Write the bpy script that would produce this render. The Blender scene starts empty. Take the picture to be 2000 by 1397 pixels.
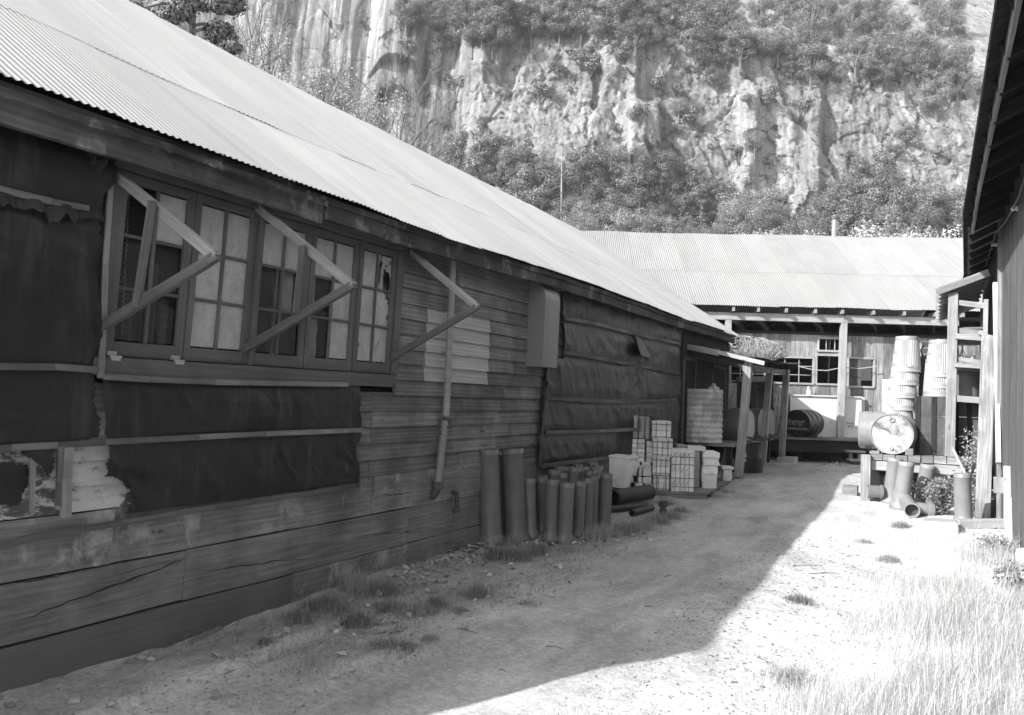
import bpy, math, random
import numpy as np
from mathutils import Vector, Matrix, noise
random.seed(7); RS = np.random.RandomState(7)
C = bpy.context.scene.collection
rd = math.radians
# ------------------------------------------------------------------ camera model (measured from the vanishing points)
FPX = 1600.0; ROLL = .033; PITCH = rd(2.6584); YAW = rd(27.2771); EYE = 1.5
_f0 = Vector((-math.sin(YAW), math.cos(YAW), 0)); _r0 = Vector((math.cos(YAW), math.sin(YAW), 0)); _z = Vector((0, 0, 1))
FW = _f0*math.cos(PITCH) + _z*math.sin(PITCH); _u0 = -_f0*math.sin(PITCH) + _z*math.cos(PITCH)
RT = _r0*math.cos(ROLL) + _u0*math.sin(ROLL); UP = -_r0*math.sin(ROLL) + _u0*math.cos(ROLL)
EYEP = Vector((0, 0, EYE))
def ray(px, py): return FW + RT*((px-1000)/FPX) - UP*((py-698.5)/FPX)
def onx(x, px, py): d = ray(px, py); return EYEP + d*(x/d.x)
def onY(y, px, py): d = ray(px, py); return EYEP + d*(y/d.y)
def onz(z, px, py): d = ray(px, py); return EYEP + d*((z-EYE)/d.z)
def onpl(P, N, px, py): d = ray(px, py); return EYEP + d*((P-EYEP).dot(N)/d.dot(N))
def gz(x, y): return .0145*min(max(y-3, 0), 9)+.04*min(max(y-12, 0), 3)
def gzn(x, y):
    z = gz(x, y)
    if -4.5 < x < 2.5 and 0 < y < 24:
        z += .018*fbm(x*1.1, y*.8) + .008*fbm(x*6, y*6, 3)
        rut = math.exp(-((x+2.0+.02*y)/.35)**2)+math.exp(-((x+.75-.02*y)/.4)**2); z -= .02*rut
        if x < -3.3: z += .03*fbm(x*3, y*2.2, 9)+.02
        if x > -.35 and y < 12: z += .04*min(1, (x+.35)/.5)
    return z
def ong(px, py):
    z = 0
    for _ in range(8): p = onz(z, px, py); z = gzn(p.x, p.y)
    return Vector((p.x, p.y, z))
cd = bpy.data.cameras.new('camera'); cam = bpy.data.objects.new('camera', cd); C.objects.link(cam)
cd.sensor_width = 36; cd.lens = 28.8; cd.clip_start = .05; cd.clip_end = 2000
m = Matrix((RT, UP, -FW)).transposed().to_4x4(); m.translation = EYEP; cam.matrix_world = m
bpy.context.scene.camera = cam
# ------------------------------------------------------------------ light
SUN = Vector((-.438, -.74, .511)).normalized()
sd = bpy.data.lights.new('sun', 'SUN'); sd.energy = 2.7; sd.angle = rd(.6); sd.color = (1, .995, .985)
so = bpy.data.objects.new('sun', sd); C.objects.link(so); so.rotation_euler = SUN.to_track_quat('Z', 'Y').to_euler()
w = bpy.data.worlds.new('World'); bpy.context.scene.world = w; w.use_nodes = True
nt = w.node_tree; sky = nt.nodes.new('ShaderNodeTexSky'); sky.sky_type = 'NISHITA'; sky.sun_disc = False
sky.sun_elevation = math.asin(SUN.z); sky.sun_rotation = math.atan2(SUN.x, SUN.y)
bw = nt.nodes.new('ShaderNodeRGBToBW'); bg = nt.nodes['Background']; bg.inputs[1].default_value = .15
nt.links.new(sky.outputs[0], bw.inputs[0]); nt.links.new(bw.outputs[0], bg.inputs[0])
sc = bpy.context.scene; sc.view_settings.view_transform = 'Standard'; sc.view_settings.look = 'None'; sc.view_settings.exposure = 1.75; sc.view_settings.gamma = 1
sc.render.engine = 'CYCLES'; sc.cycles.max_bounces = 6; sc.cycles.diffuse_bounces = 4; sc.cycles.glossy_bounces = 3; sc.cycles.transparent_max_bounces = 12; sc.cycles.use_denoising = True
sc.cycles.denoising_prefilter = 'NONE'
# ------------------------------------------------------------------ tagging
def tag(o, label=None, cat=None, group=None, kind=None):
    if label: o['label'] = label
    if cat: o['category'] = cat
    if group: o['group'] = group
    if kind: o['kind'] = kind
    return o
def thing(name, label, cat, loc=(0, 0, 0), rz=0, group=None, kind=None):
    o = bpy.data.objects.new(name, None); C.objects.link(o); o.location = loc; o.rotation_euler = (0, 0, rz); o.empty_display_size = .2
    return tag(o, label, cat, group, kind)
def copy_tree(o, parent=None):
    c = o.copy(); C.objects.link(c); c.parent = parent
    for ch in [x for x in KIDS.get(o.name, [])]: copy_tree2(ch, c)
    return c
def copy_tree2(o, parent):
    c = o.copy(); C.objects.link(c); c.parent = parent
    for ch in KIDS.get(o.name, []): copy_tree2(ch, c)
KIDS = {}
# ------------------------------------------------------------------ mesh builder: uv u runs along the length of each piece, in metres; 'tone' varies per piece
class MB:
    def __init__(s): s.v = []; s.f = []; s.uv = []; s.t = []
    def add(s, vs, fs, uvs, tone=None):
        n = len(s.v); s.v += [tuple(p) for p in vs]
        t = random.random() if tone is None else tone
        for f, u in zip(fs, uvs): s.f.append([i+n for i in f]); s.uv += u; s.t.append(t)
    def beam(s, a, b, w, h, up=(0, 0, 1), tone=None, jit=0, w2=None, h2=None):
        a = Vector(a); b = Vector(b); d = b-a; L = d.length or 1e-6; d = d/L; up = Vector(up)
        r = d.cross(up)
        if r.length < 1e-4: r = d.cross(Vector((1, 0, 0)))
        r.normalize(); u = r.cross(d)
        w2 = w2 or w; h2 = h2 or h
        j = lambda: random.uniform(-jit, jit)
        vs = []
        for p, ww, hh in ((a, w, h), (b, w2, h2)):
            for x, y in ((-.5, -.5), (.5, -.5), (.5, .5), (-.5, .5)): vs.append(p + r*(x*ww+j()) + u*(y*hh+j()))
        o = random.uniform(0, 50); o2 = random.uniform(0, 50)
        fs = [(0, 1, 2, 3), (7, 6, 5, 4)]; uv = [[(o, o2), (o+.02, o2), (o+.02, o2+h), (o, o2+h)], [(o, o2+h), (o+.02, o2+h), (o+.02, o2), (o, o2)]]
        k = 0
        for i in range(4):
            i2 = (i+1) % 4; fs.append((i, i+4, i2+4, i2)); e = w if i % 2 == 0 else h
            uv.append([(o, o2+k), (o+L, o2+k), (o+L, o2+k+e), (o, o2+k+e)]); k += e
        s.add(vs, fs, uv, tone); return s
    def box(s, lo, hi, axis=None, tone=None, jit=0):
        lo = Vector(lo); hi = Vector(hi); c = (lo+hi)/2; e = hi-lo
        if axis is None: axis = max(range(3), key=lambda i: e[i])
        d = Vector((0, 0, 0)); d[axis] = e[axis]/2
        if axis == 2: return s.beam(c-d, c+d, e.x, e.y, up=(0, 1, 0), tone=tone, jit=jit)
        if axis == 0: return s.beam(c-d, c+d, e.y, e.z, tone=tone, jit=jit)
        return s.beam(c-d, c+d, e.x, e.z, tone=tone, jit=jit)
    def grid(s, fn, nu, nv, lu=1, lv=1, keep=None, tone=None, double=0):
        ps = [[fn(i/nu, j/nv) for j in range(nv+1)] for i in range(nu+1)]
        o = random.uniform(0, 50); vs = [p for r in ps for p in r]; fs = []; uv = []
        for i in range(nu):
            for j in range(nv):
                if keep and not keep((i+.5)/nu, (j+.5)/nv): continue
                a = i*(nv+1)+j; fs.append((a, a+nv+1, a+nv+2, a+1))
                uv.append([(o+x/nu*lu, o+y/nv*lv) for x, y in ((i, j), (i+1, j), (i+1, j+1), (i, j+1))])
        s.add(vs, fs, uv, tone); return s
    def tube(s, pts, r, n=10, caps=True, tone=None):
        pts = [Vector(p) for p in pts]; m = len(pts); rs = r if isinstance(r, (list, tuple)) else [r]*m
        vs = []; ref = None; L = [0]
        for i, p in enumerate(pts):
            d = (pts[min(i+1, m-1)]-pts[max(i-1, 0)]).normalized()
            if ref is None: ref = d.orthogonal().normalized()
            x = (ref - d*ref.dot(d)).normalized(); ref = x; y = d.cross(x)
            for k in range(n): a = 2*math.pi*k/n; vs.append(p + (x*math.cos(a)+y*math.sin(a))*rs[i])
            if i: L.append(L[-1]+(p-pts[i-1]).length)
        fs = []; uv = []; o = random.uniform(0, 50); per = 2*math.pi*max(rs)
        for i in range(m-1):
            for k in range(n):
                k2 = (k+1) % n; fs.append((i*n+k, i*n+k2, (i+1)*n+k2, (i+1)*n+k))
                uv.append([(o+L[i], per*k/n), (o+L[i], per*(k+1)/n), (o+L[i+1], per*(k+1)/n), (o+L[i+1], per*k/n)])
        if caps:
            for i, rev in ((0, True), (m-1, False)):
                f = [i*n+k for k in range(n)]; fs.append(f[::-1] if rev else f); uv.append([(o+.1*math.cos(k), .1*math.sin(k)) for k in range(n)])
        s.add(vs, fs, uv, tone); return s
    def lathe(s, base, axis, prof, n=32, tone=None, thick=0, flute=None):
        base = Vector(base); ax = Vector(axis).normalized(); x = ax.orthogonal().normalized()
        if abs(ax.z) > .8: x = (Vector((1, 0, 0)) - ax*ax.x).normalized()
        y = ax.cross(x); vs = []; L = [0]
        for i, (r, t) in enumerate(prof):
            for k in range(n):
                a = 2*math.pi*k/n; rr = r + (flute(a, t, r) if flute else 0)
                vs.append(base + ax*t + (x*math.cos(a)+y*math.sin(a))*rr)
            if i: L.append(L[-1]+math.hypot(r-prof[i-1][0], t-prof[i-1][1]))
        fs = []; uv = []; o = random.uniform(0, 50); per = 2*math.pi*max(r for r, t in prof)
        for i in range(len(prof)-1):
            for k in range(n):
                k2 = (k+1) % n; fs.append((i*n+k, i*n+k2, (i+1)*n+k2, (i+1)*n+k))
                uv.append([(o+L[i], per*k/n), (o+L[i], per*(k+1)/n), (o+L[i+1], per*(k+1)/n), (o+L[i+1], per*k/n)])
        s.add(vs, fs, uv, tone); return s
    def build(s, name, mat, parent=None, smooth=False, bevel=0, warp=None, sharp=None):
        me = bpy.data.meshes.new(name); vs = s.v
        off = Vector(parent.location) if parent is not None and parent.parent is None else Vector((0, 0, 0))
        if parent is not None and parent.parent is not None and parent.parent.parent is None: off = Vector(parent.parent.location) + Vector(parent.location)
        if s.__dict__.get('local'): off = Vector((0, 0, 0))
        if getattr(s, 'xf', None): vs = [tuple(s.xf @ Vector(p)) for p in vs]
        if warp: vs = [warp(*p) for p in vs]
        if off.length > 0: vs = [(p[0]-off.x, p[1]-off.y, p[2]-off.z) for p in vs]
        me.from_pydata(vs, [], s.f); me.materials.append(mat)
        ul = me.uv_layers.new(name='UVMap'); ul.data.foreach_set('uv', np.array(s.uv, dtype=np.float32).ravel())
        at = me.attributes.new('tone', 'FLOAT', 'FACE'); at.data.foreach_set('value', np.array(s.t, dtype=np.float32))
        if smooth: me.polygons.foreach_set('use_smooth', [True]*len(me.polygons)); me.set_sharp_from_angle(angle=rd(sharp or 40))
        o = bpy.data.objects.new(name, me); C.objects.link(o)
        if parent is not None: o.parent = parent; KIDS.setdefault(parent.name, []).append(o)
        if bevel: b = o.modifiers.new('b', 'BEVEL'); b.width = bevel; b.segments = 1; b.limit_method = 'ANGLE'
        return o
def fn(x, y=0, z=0): return noise.noise(Vector((x, y, z)))
def fbm(x, y=0, z=0, o=4): return noise.fractal(Vector((x, y, z)), 1.0, 2.0, o)
# ------------------------------------------------------------------ materials
class NT:
    def __init__(s, name):
        s.m = bpy.data.materials.new(name); s.m.use_nodes = True; s.t = s.m.node_tree; s.b = s.t.nodes['Principled BSDF']
    def n(s, typ, ins=None, **kw):
        nd = s.t.nodes.new('ShaderNode'+typ)
        for k, v in kw.items(): setattr(nd, k, v)
        for k, v in (ins or {}).items():
            if hasattr(v, 'outputs'): v = v.outputs[0]
            if isinstance(v, bpy.types.NodeSocket): s.t.links.new(v, nd.inputs[k])
            else: nd.inputs[k].default_value = v
        return nd
    def co(s, kind='Object', scale=(1, 1, 1)):
        c = s.n('TexCoord').outputs[kind]
        return s.n('Mapping', {'Vector': c, 'Scale': scale})
    def noise(s, co, scale=1, detail=4, rough=.55, dist=0):
        return s.n('TexNoise', {'Vector': co, 'Scale': scale, 'Detail': detail, 'Roughness': rough, 'Distortion': dist})
    def math(s, op, a, b=0, c=None):
        d = {0: a, 1: b}
        if c is not None: d[2] = c
        return s.n('Math', d, operation=op)
    def ramp(s, v, lo, hi, a=0., b=1.):
        return s.n('MapRange', {'Value': v, 'From Min': lo, 'From Max': hi, 'To Min': a, 'To Max': b})
    def mix(s, f, a, b):
        return s.n('Mix', {0: f, 2: a, 3: b})
    def tone(s): return s.n('Attribute', attribute_name='tone').outputs['Fac']
    def out(s, col, rough=.8, bump=None, bs=.3, bd=.01, metal=0, spec=.3):
        if not hasattr(col, 'outputs'): col = s.math('ADD', col, 0)
        cc = s.n('CombineColor', {0: col, 1: col, 2: col}); s.t.links.new(cc.outputs[0], s.b.inputs['Base Color'])
        if hasattr(rough, 'outputs'): s.t.links.new(rough.outputs[0], s.b.inputs['Roughness'])
        else: s.b.inputs['Roughness'].default_value = rough
        s.b.inputs['Metallic'].default_value = metal; s.b.inputs['Specular IOR Level'].default_value = spec
        if bump is not None:
            bn = s.n('Bump', {'Height': bump, 'Strength': bs, 'Distance': bd}); s.t.links.new(bn.outputs[0], s.b.inputs['Normal'])
        return s.m
def wood(name, v, grain=.35, var=.3, stain=.3, knots=True, rough=.85, weather=0, ring=0., wcol=.42):
    t = NT(name); uv = t.co('UV', (1, 1, 1)); ob = t.co('Object')
    g1 = t.noise(t.co('UV', (1.3, 45, 1)), 1, 6, .6, .6)
    g2 = t.noise(t.co('UV', (.9, 9, 1)), 1, 4, .6, 2.5)
    rg = t.n('TexWave', {'Vector': t.co('UV', (.35, 9, 1)), 'Scale': 1., 'Distortion': 9., 'Detail': 2., 'Detail Scale': .9}, wave_type='BANDS', bands_direction='Y')
    st = t.noise(ob, 1.7, 5, .65)
    c = t.math('MULTIPLY', t.ramp(g1, .3, .7, 1-grain, 1+grain), t.ramp(g2, .3, .7, 1-grain*.7, 1+grain*.7))
    c = t.math('MULTIPLY', c, t.ramp(st, .35, .68, 1-stain, 1+stain))
    c = t.math('MULTIPLY', c, t.ramp(t.tone(), 0, 1, 1-var, 1+var))
    if ring: c = t.math('MULTIPLY', c, t.ramp(rg, 0, 1, 1-ring, 1+ring))
    if knots:
        kv = t.n('TexVoronoi', {'Vector': t.co('UV', (1.6, 7, 1)), 'Scale': 1., 'Randomness': 1.})
        k = t.ramp(kv.outputs['Distance'], .03, .1, .35, 1.); c = t.math('MULTIPLY', c, k)
    c = t.math('MULTIPLY', c, v)
    if weather:
        wn = t.noise(t.co('UV', (7, 14, 1)) if wcol > .3 else t.co('Object', (5, 5, 4)), 1, 9, .72, .4); wb = t.noise(ob, 1.3, 3, .6)
        f = t.ramp(t.math('ADD', wn, t.math('MULTIPLY', wb, .9)), 1.04-weather*.3, (1.12 if wcol > .3 else 1.2)-weather*.3)
        c = t.mix(f, c, t.math('MULTIPLY', t.ramp(wn, .3, .7, .7, 1.2), wcol))
    return t.out(c, rough, g1, .5, .004, spec=.2)
M = {}
def build_mats():
    M['siding'] = wood('clapboard', .13, .16, .2, .42, ring=.16)
    M['skirt'] = wood('skirt_board', .15, .25, .18, .32, ring=.07)
    M['skirt_w'] = wood('stained_skirt_board', .15, .25, .18, .32, ring=.07, weather=.12, wcol=.27); M['skirt_plain'] = wood('plain_board', .11, .08, .05, .12, ring=.03)
    M['patch'] = wood('pale_clapboard', .31, .12, .08, .12, ring=.08)
    M['frame'] = wood('window_wood', .092, .15, .15, .2, knots=False)
    M['batten'] = wood('batten', .1, .25, .3, .3, knots=False)
    M['batten_l'] = wood('pale_batten', .15, .2, .2, .3, knots=False)
    M['brace'] = wood('brace_wood', .2, .25, .2, .2); M['brace_d'] = wood('dark_brace_wood', .1, .25, .2, .2)
    M['dark_wood'] = wood('dark_wood', .024, .3, .3, .3)
    M['fascia'] = wood('fascia_wood', .055, .3, .3, .5, weather=.1, wcol=.17)
    M['post'] = wood('post_wood', .22, .3, .2, .2)
    M['pale_wood'] = wood('pale_wood', .27, .18, .15, .15)
    M['grey_wood'] = wood('grey_wood', .2, .4, .35, .25)
    M['right_wall'] = wood('grey_wall_board', .1, .25, .2, .15)
    M['peel'] = wood('peeling_board', .09, .25, .15, .2, weather=.5)
    # tar paper
    t = NT('tar_paper'); ob = t.co('Object'); v = t.noise(t.co('Object', (1, 7, .8)), 1.3, 6, .65, .3); n2 = t.noise(ob, 1.4, 5, .6); n3 = t.noise(ob, 60, 3, .6)
    c = t.math('ADD', t.ramp(v, .52, .8, .0, .04), t.ramp(n2, .35, .75, .005, .018)); c = t.math('MULTIPLY', c, t.ramp(n3, .2, .8, .8, 1.2)); c = t.math('MULTIPLY', c, t.ramp(t.tone(), 0, 1, .75, 1.25))
    M['tar'] = t.out(c, .5, t.math('ADD', t.noise(ob, 9, 5, .6), t.math('MULTIPLY', n2, 2)), .5, .02, spec=.35)
    # galvanised iron
    def zinc(name, v, var=.1, streak=.12, dirt=.1, rough=.5, metal=.0):
        t = NT(name); s1 = t.noise(t.co('UV', (14, .8, 1)), 1, 4, .6); s2 = t.noise(t.co('UV', (1.2, .6, 1)), 1, 5, .6); s3 = t.noise(t.co('UV', (40, 40, 1)), 1, 4, .7)
        c = t.math('MULTIPLY', t.ramp(s1, .3, .7, 1-streak, 1+streak), t.ramp(s2, .35, .65, 1-dirt, 1+dirt)); c = t.math('MULTIPLY', c, t.ramp(t.tone(), 0, 1, 1-var, 1+var))
        c = t.math('MULTIPLY', c, t.ramp(s3, .24, .32, .55, 1.)); c = t.math('MULTIPLY', c, v)
        s4 = t.noise(t.co('UV', (9, .22, 1)), 1, 3, .5); c = t.math('MULTIPLY', c, t.ramp(s4, .6, .72, 1., 1-dirt*2.2)); s5 = t.noise(t.co('UV', (2.5, 2, 1)), 1, 8, .75); c = t.math('MULTIPLY', c, t.ramp(s5, .62, .72, 1., 1-dirt*1.6))
        return t.out(c, rough, s3, .1, .002, metal=metal, spec=.4)
    M['zinc_roof'] = zinc('zinc_roof', .33, .06, .06, .07); M['zinc_far'] = zinc('zinc_far_roof', .23, .06, .05, .06)
    M['zinc_dark'] = zinc('weathered_iron', .12, .3, .3, .3); M['zinc_can'] = zinc('galvanised_can', .3, .06, .04, .12, .42, .15)
    M['pipe_paint'] = zinc('painted_pipe', .2, .1, .1, .2, .45)
    M['hood'] = zinc('sheet_metal', .2, .05, .1, .1, .4, .2)
    def plain(name, v, rough=.6, var=.12, n=3., amt=.12, bs=.15, spec=.35, metal=0, fine=40):
        t = NT(name); ob = t.co('Object'); a = t.noise(ob, n, 6, .6); b = t.noise(ob, fine, 4, .65)
        c = t.math('MULTIPLY', t.ramp(a, .3, .7, 1-amt, 1+amt), t.ramp(b, .3, .7, 1-amt*.6, 1+amt*.6)); c = t.math('MULTIPLY', c, t.ramp(t.tone(), 0, 1, 1-var, 1+var)); c = t.math('MULTIPLY', c, v)
        return t.out(c, rough, b, bs, .004, metal=metal, spec=spec)
    M['clay'] = plain('vitrified_clay', .12, .42, .15, 5, .2, .3, .5, fine=90); M['clay_l'] = plain('clay_sunny', .2, .45, .15, 5, .15, .3, .45, fine=90)  # clay_sunny: the same clay with sunlight painted in, paler for the sunny-side pipes
    M['clay_in'] = plain('clay_inside', .05, .7)
    M['iron_pipe'] = plain('dark_pipe', .035, .6, .2, 6, .3, .3)
    M['brick'] = plain('white_block', .6, .85, .14, 7, .16, .5, fine=60); M['paper'] = plain('wrapping_paper', .52, .7, .1, 4, .15, .3)
    M['strap'] = plain('steel_strap', .05, .5); M['card'] = plain('carton', .28, .8, .1, 6, .2, .2)
    M['concrete'] = plain('concrete', .33, .9, .1, 6, .2, .5); M['stone'] = plain('stone', .24, .9, .4, 8, .2, .5)
    M['black'] = plain('black_steel', .012, .4, .3, 4, .3, .1, .5); M['white_paint'] = plain('white_panel', .5, .5, .04, 2, .05, .05); M['grey_panel'] = plain('grey_panel', .3, .6, .04, 2, .08, .1)
    M['drum_side'] = plain('drum_side', .22, .5, .1, 4, .25, .2); M['dark_in'] = plain('interior', .02, .95); M['drum_grey'] = plain('grey_drum', .13, .5, .1, 3, .2, .1)
    M['rubber'] = plain('cable', .12, .6); M['rust'] = plain('rusty_steel', .06, .8, .2, 9, .4, .5); M['wire'] = plain('wire', .3, .5)
    M['letter'] = plain('white_letter', .45, .7); M['letter_d'] = plain('dark_letter', .03, .7)
    M['curtain'] = plain('curtain', .75, .9, .1, 6, .2, .1)
    M['leaf_litter'] = plain('dead_leaf', .32, .8, .45, 5, .1, .1)
    M['bark'] = plain('bark', .12, .95, .1, 9, .4, .8)
    # mottled white drum end, peeling paint on the tank
    def mott(name, a, b, lo, hi, sc_=5, co='Object', scale=(1, 1, 1), rough=.7):
        t = NT(name); n = t.noise(t.co(co, scale), sc_, 8, .72, .6); n2 = t.noise(t.co('Object'), 2.2, 4); f = t.ramp(t.math('ADD', n, t.math('MULTIPLY', n2, .6)), lo, hi)
        c = t.mix(f, a, b); n3 = t.noise(t.co('Object'), 30, 4); c = t.math('MULTIPLY', c, t.ramp(n3, .3, .7, .85, 1.15))
        return t.out(c, rough, n, .3, .004)
    M['drum_end'] = mott('peeling_white', .1, .31, .66, .8, 7); M['tank'] = mott('peeling_tank', .26, .48, .74, .9, 4, 'Object', (1, 1, .7)); M['crate'] = mott('stained_board', .035, .09, .6, .95, 3, 'Object', (4, 4, .6))
    # glass variants
    def glass(name, white, lo=.5, hi=.56, pat=5, wv=.34):
        t = NT(name); a = t.n('BsdfTransparent', {'Color': (.75, .75, .75, 1)}); g = t.n('BsdfGlossy', {'Color': (.9, .9, .9, 1), 'Roughness': .03}); fr = t.n('Fresnel', {'IOR': 1.5})
        mx = t.n('MixShader', {0: t.math('ADD', t.math('MULTIPLY', fr, 1.3), .03), 1: a, 2: g})
        n = t.noise(t.co('Object'), pat, 6, .6, 1.4); n2 = t.noise(t.co('Object'), 2.3, 2)
        f = t.math('MULTIPLY', t.ramp(t.math('ADD', n, t.math('MULTIPLY', n2, .5)), lo, hi), 1.0)
        n4 = t.noise(t.co('Object', (1, 1, .5)), 9, 5, .6, 1); vv = t.math('MULTIPLY', t.ramp(n4, .3, .7, .78, 1.15), wv); vv2 = t.math('MULTIPLY', vv, t.ramp(t.math('ABSOLUTE', t.math('SUBTRACT', n, .5)), 0, .02, .82, 1.))
        cc = t.n('CombineColor', {0: vv2, 1: vv2, 2: vv2}); d = t.n('BsdfDiffuse', {'Color': cc}); gl = t.n('MixShader', {0: .06, 1: d, 2: g})
        mx2 = t.n('MixShader', {0: t.math('MULTIPLY', f, white), 1: mx, 2: gl})
        t.t.links.new(mx2.outputs[0], t.t.nodes['Material Output'].inputs[0]); return t.m
    M['glass'] = glass('window_glass', 0); M['glass_w'] = glass('whitewashed_glass', 1., .1, .2); M['glass_p'] = glass('patchy_glass', 1., .66, .72, 5)
    # ground
    t = NT('dirt'); ob = t.co('Object'); a = t.noise(ob, .7, 6, .6); b = t.noise(t.co('Object', (1, .35, 1)), 3.2, 7, .65, .5); c3 = t.noise(ob, 26, 6, .7); pb = t.n('TexVoronoi', {'Vector': ob, 'Scale': 38.})
    c = t.math('MULTIPLY', t.ramp(a, .3, .7, .86, 1.12), t.ramp(b, .32, .66, .72, 1.15)); c = t.math('MULTIPLY', c, t.ramp(c3, .3, .7, .72, 1.26)); c = t.math('MULTIPLY', c, t.ramp(t.noise(ob, 85, 4, .8), .3, .7, .8, 1.2)); c = t.math('MULTIPLY', c, t.ramp(pb.outputs['Distance'], 0, .25, 1.1, 1.))
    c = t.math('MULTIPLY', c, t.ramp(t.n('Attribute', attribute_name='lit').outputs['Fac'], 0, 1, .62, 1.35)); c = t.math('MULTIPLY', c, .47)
    M['dirt'] = t.out(c, .95, t.math('ADD', t.math('MULTIPLY', c3, .5), t.math('ADD', t.math('MULTIPLY', b, .6), t.math('MULTIPLY', pb.outputs['Distance'], -.3))), .55, .015, spec=.1)
    # vegetation
    def leaf(name, v, var=.45, trans=.25, rough=.7):
        t = NT(name); oi = t.n('ObjectInfo'); c = t.math('MULTIPLY', t.ramp(t.tone(), 0, 1, 1-var, 1+var), v); c = t.math('MULTIPLY', c, t.ramp(oi.outputs['Random'], 0, 1, .72, 1.3))
        cc = t.n('CombineColor', {0: c, 1: c, 2: c}); d = t.n('BsdfDiffuse', {'Color': cc}); tr = t.n('BsdfTranslucent', {'Color': cc}); g = t.n('BsdfGlossy', {'Roughness': .55, 'Color': (1, 1, 1, 1)})
        m1 = t.n('MixShader', {0: trans, 1: d, 2: tr}); m2 = t.n('MixShader', {0: .03, 1: m1, 2: g}); t.t.links.new(m2.outputs[0], t.t.nodes['Material Output'].inputs[0]); return t.m
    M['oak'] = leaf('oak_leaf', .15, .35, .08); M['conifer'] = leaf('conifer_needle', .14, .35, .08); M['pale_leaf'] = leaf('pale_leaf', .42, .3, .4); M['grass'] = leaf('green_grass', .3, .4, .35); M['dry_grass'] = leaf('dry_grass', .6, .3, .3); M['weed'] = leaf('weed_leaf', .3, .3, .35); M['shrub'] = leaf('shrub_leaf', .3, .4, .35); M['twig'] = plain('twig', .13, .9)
    # rock
    t = NT('granite'); ob = t.co('Object'); at = t.n('Attribute', attribute_name='streak').outputs['Fac']
    n1 = t.noise(ob, .09, 6, .6); n2 = t.noise(ob, .9, 8, .68, .5); n3 = t.noise(t.co('UV', (.55, .045, 1)), 1, 8, .62, .35); n4 = t.noise(t.co('UV', (1.8, .1, 1)), 1, 6, .6, .3)
    f = t.math('MULTIPLY', t.ramp(t.math('ADD', n3, t.math('MULTIPLY', n4, .5)), .66, .84), at)
    base = t.math('MULTIPLY', t.ramp(n1, .3, .7, .8, 1.15), t.ramp(n2, .3, .7, .78, 1.18)); base = t.math('MULTIPLY', base, t.ramp(t.n('Attribute', attribute_name='facet').outputs['Fac'], 0, 1, .22, .29)); base = t.math('MULTIPLY', base, t.ramp(t.noise(t.co('UV', (.9, .12, 1)), 1, 7, .65), .35, .65, .82, 1.12)); c = t.mix(f, base, .07)
    f2 = t.math('MULTIPLY', t.ramp(t.noise(t.co('UV', (.4, .03, 1)), 1, 5, .6), .5, .62), at); c = t.mix(f2, c, t.math('MULTIPLY', c, 1.5))
    cr = t.n('TexVoronoi', {'Vector': t.n('Mapping', {'Vector': t.n('MixVec' if False else 'TexCoord').outputs['UV'], 'Scale': (.16, .26, 1)}), 'Scale': 1.}, feature='DISTANCE_TO_EDGE')
    c = t.math('MULTIPLY', c, t.ramp(t.math('ADD', cr.outputs['Distance'], t.math('MULTIPLY', t.noise(ob, 1.6, 5), .06)), .02, .05, .55, 1.))
    wv = t.n('MixRGB' if False else 'VectorMath', {0: t.n('TexCoord').outputs['UV'], 1: t.n('VectorMath', {0: t.noise(ob, .7, 4, .6).outputs['Color'], 1: (1.2, 1.2, 0)}, operation='MULTIPLY')}, operation='ADD')
    hs = []
    for sx, sy in ((.34, .2), (1.1, .8)):
        mp = t.n('Mapping', {'Vector': wv, 'Scale': (sx, sy, 1), 'Rotation': (0, 0, .12)}); vc = t.n('TexVoronoi', {'Vector': mp, 'Scale': 1.}, distance='CHEBYCHEV'); hs.append(t.n('RGBToBW', {0: vc.outputs['Color']}))
        ve = t.n('TexVoronoi', {'Vector': mp, 'Scale': 1.}, feature='DISTANCE_TO_EDGE'); c = t.math('MULTIPLY', c, t.ramp(t.math('ADD', ve.outputs['Distance'], t.math('MULTIPLY', t.math('SUBTRACT', t.noise(ob, .35, 3), .42), .5)), .0, .03 if sx < 1 else .035, .45, 1.))
        c = t.math('MULTIPLY', c, t.ramp(hs[-1], 0, 1, .9, 1.1))
    hh = t.math('ADD', t.math('MULTIPLY', hs[0], 1.2), t.math('ADD', t.math('MULTIPLY', hs[1], .5), t.math('MULTIPLY', t.noise(ob, 3.5, 7, .8), .5)))
    M['rock'] = t.out(c, .95, hh, .9, .3, spec=.1)
build_mats()
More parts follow.
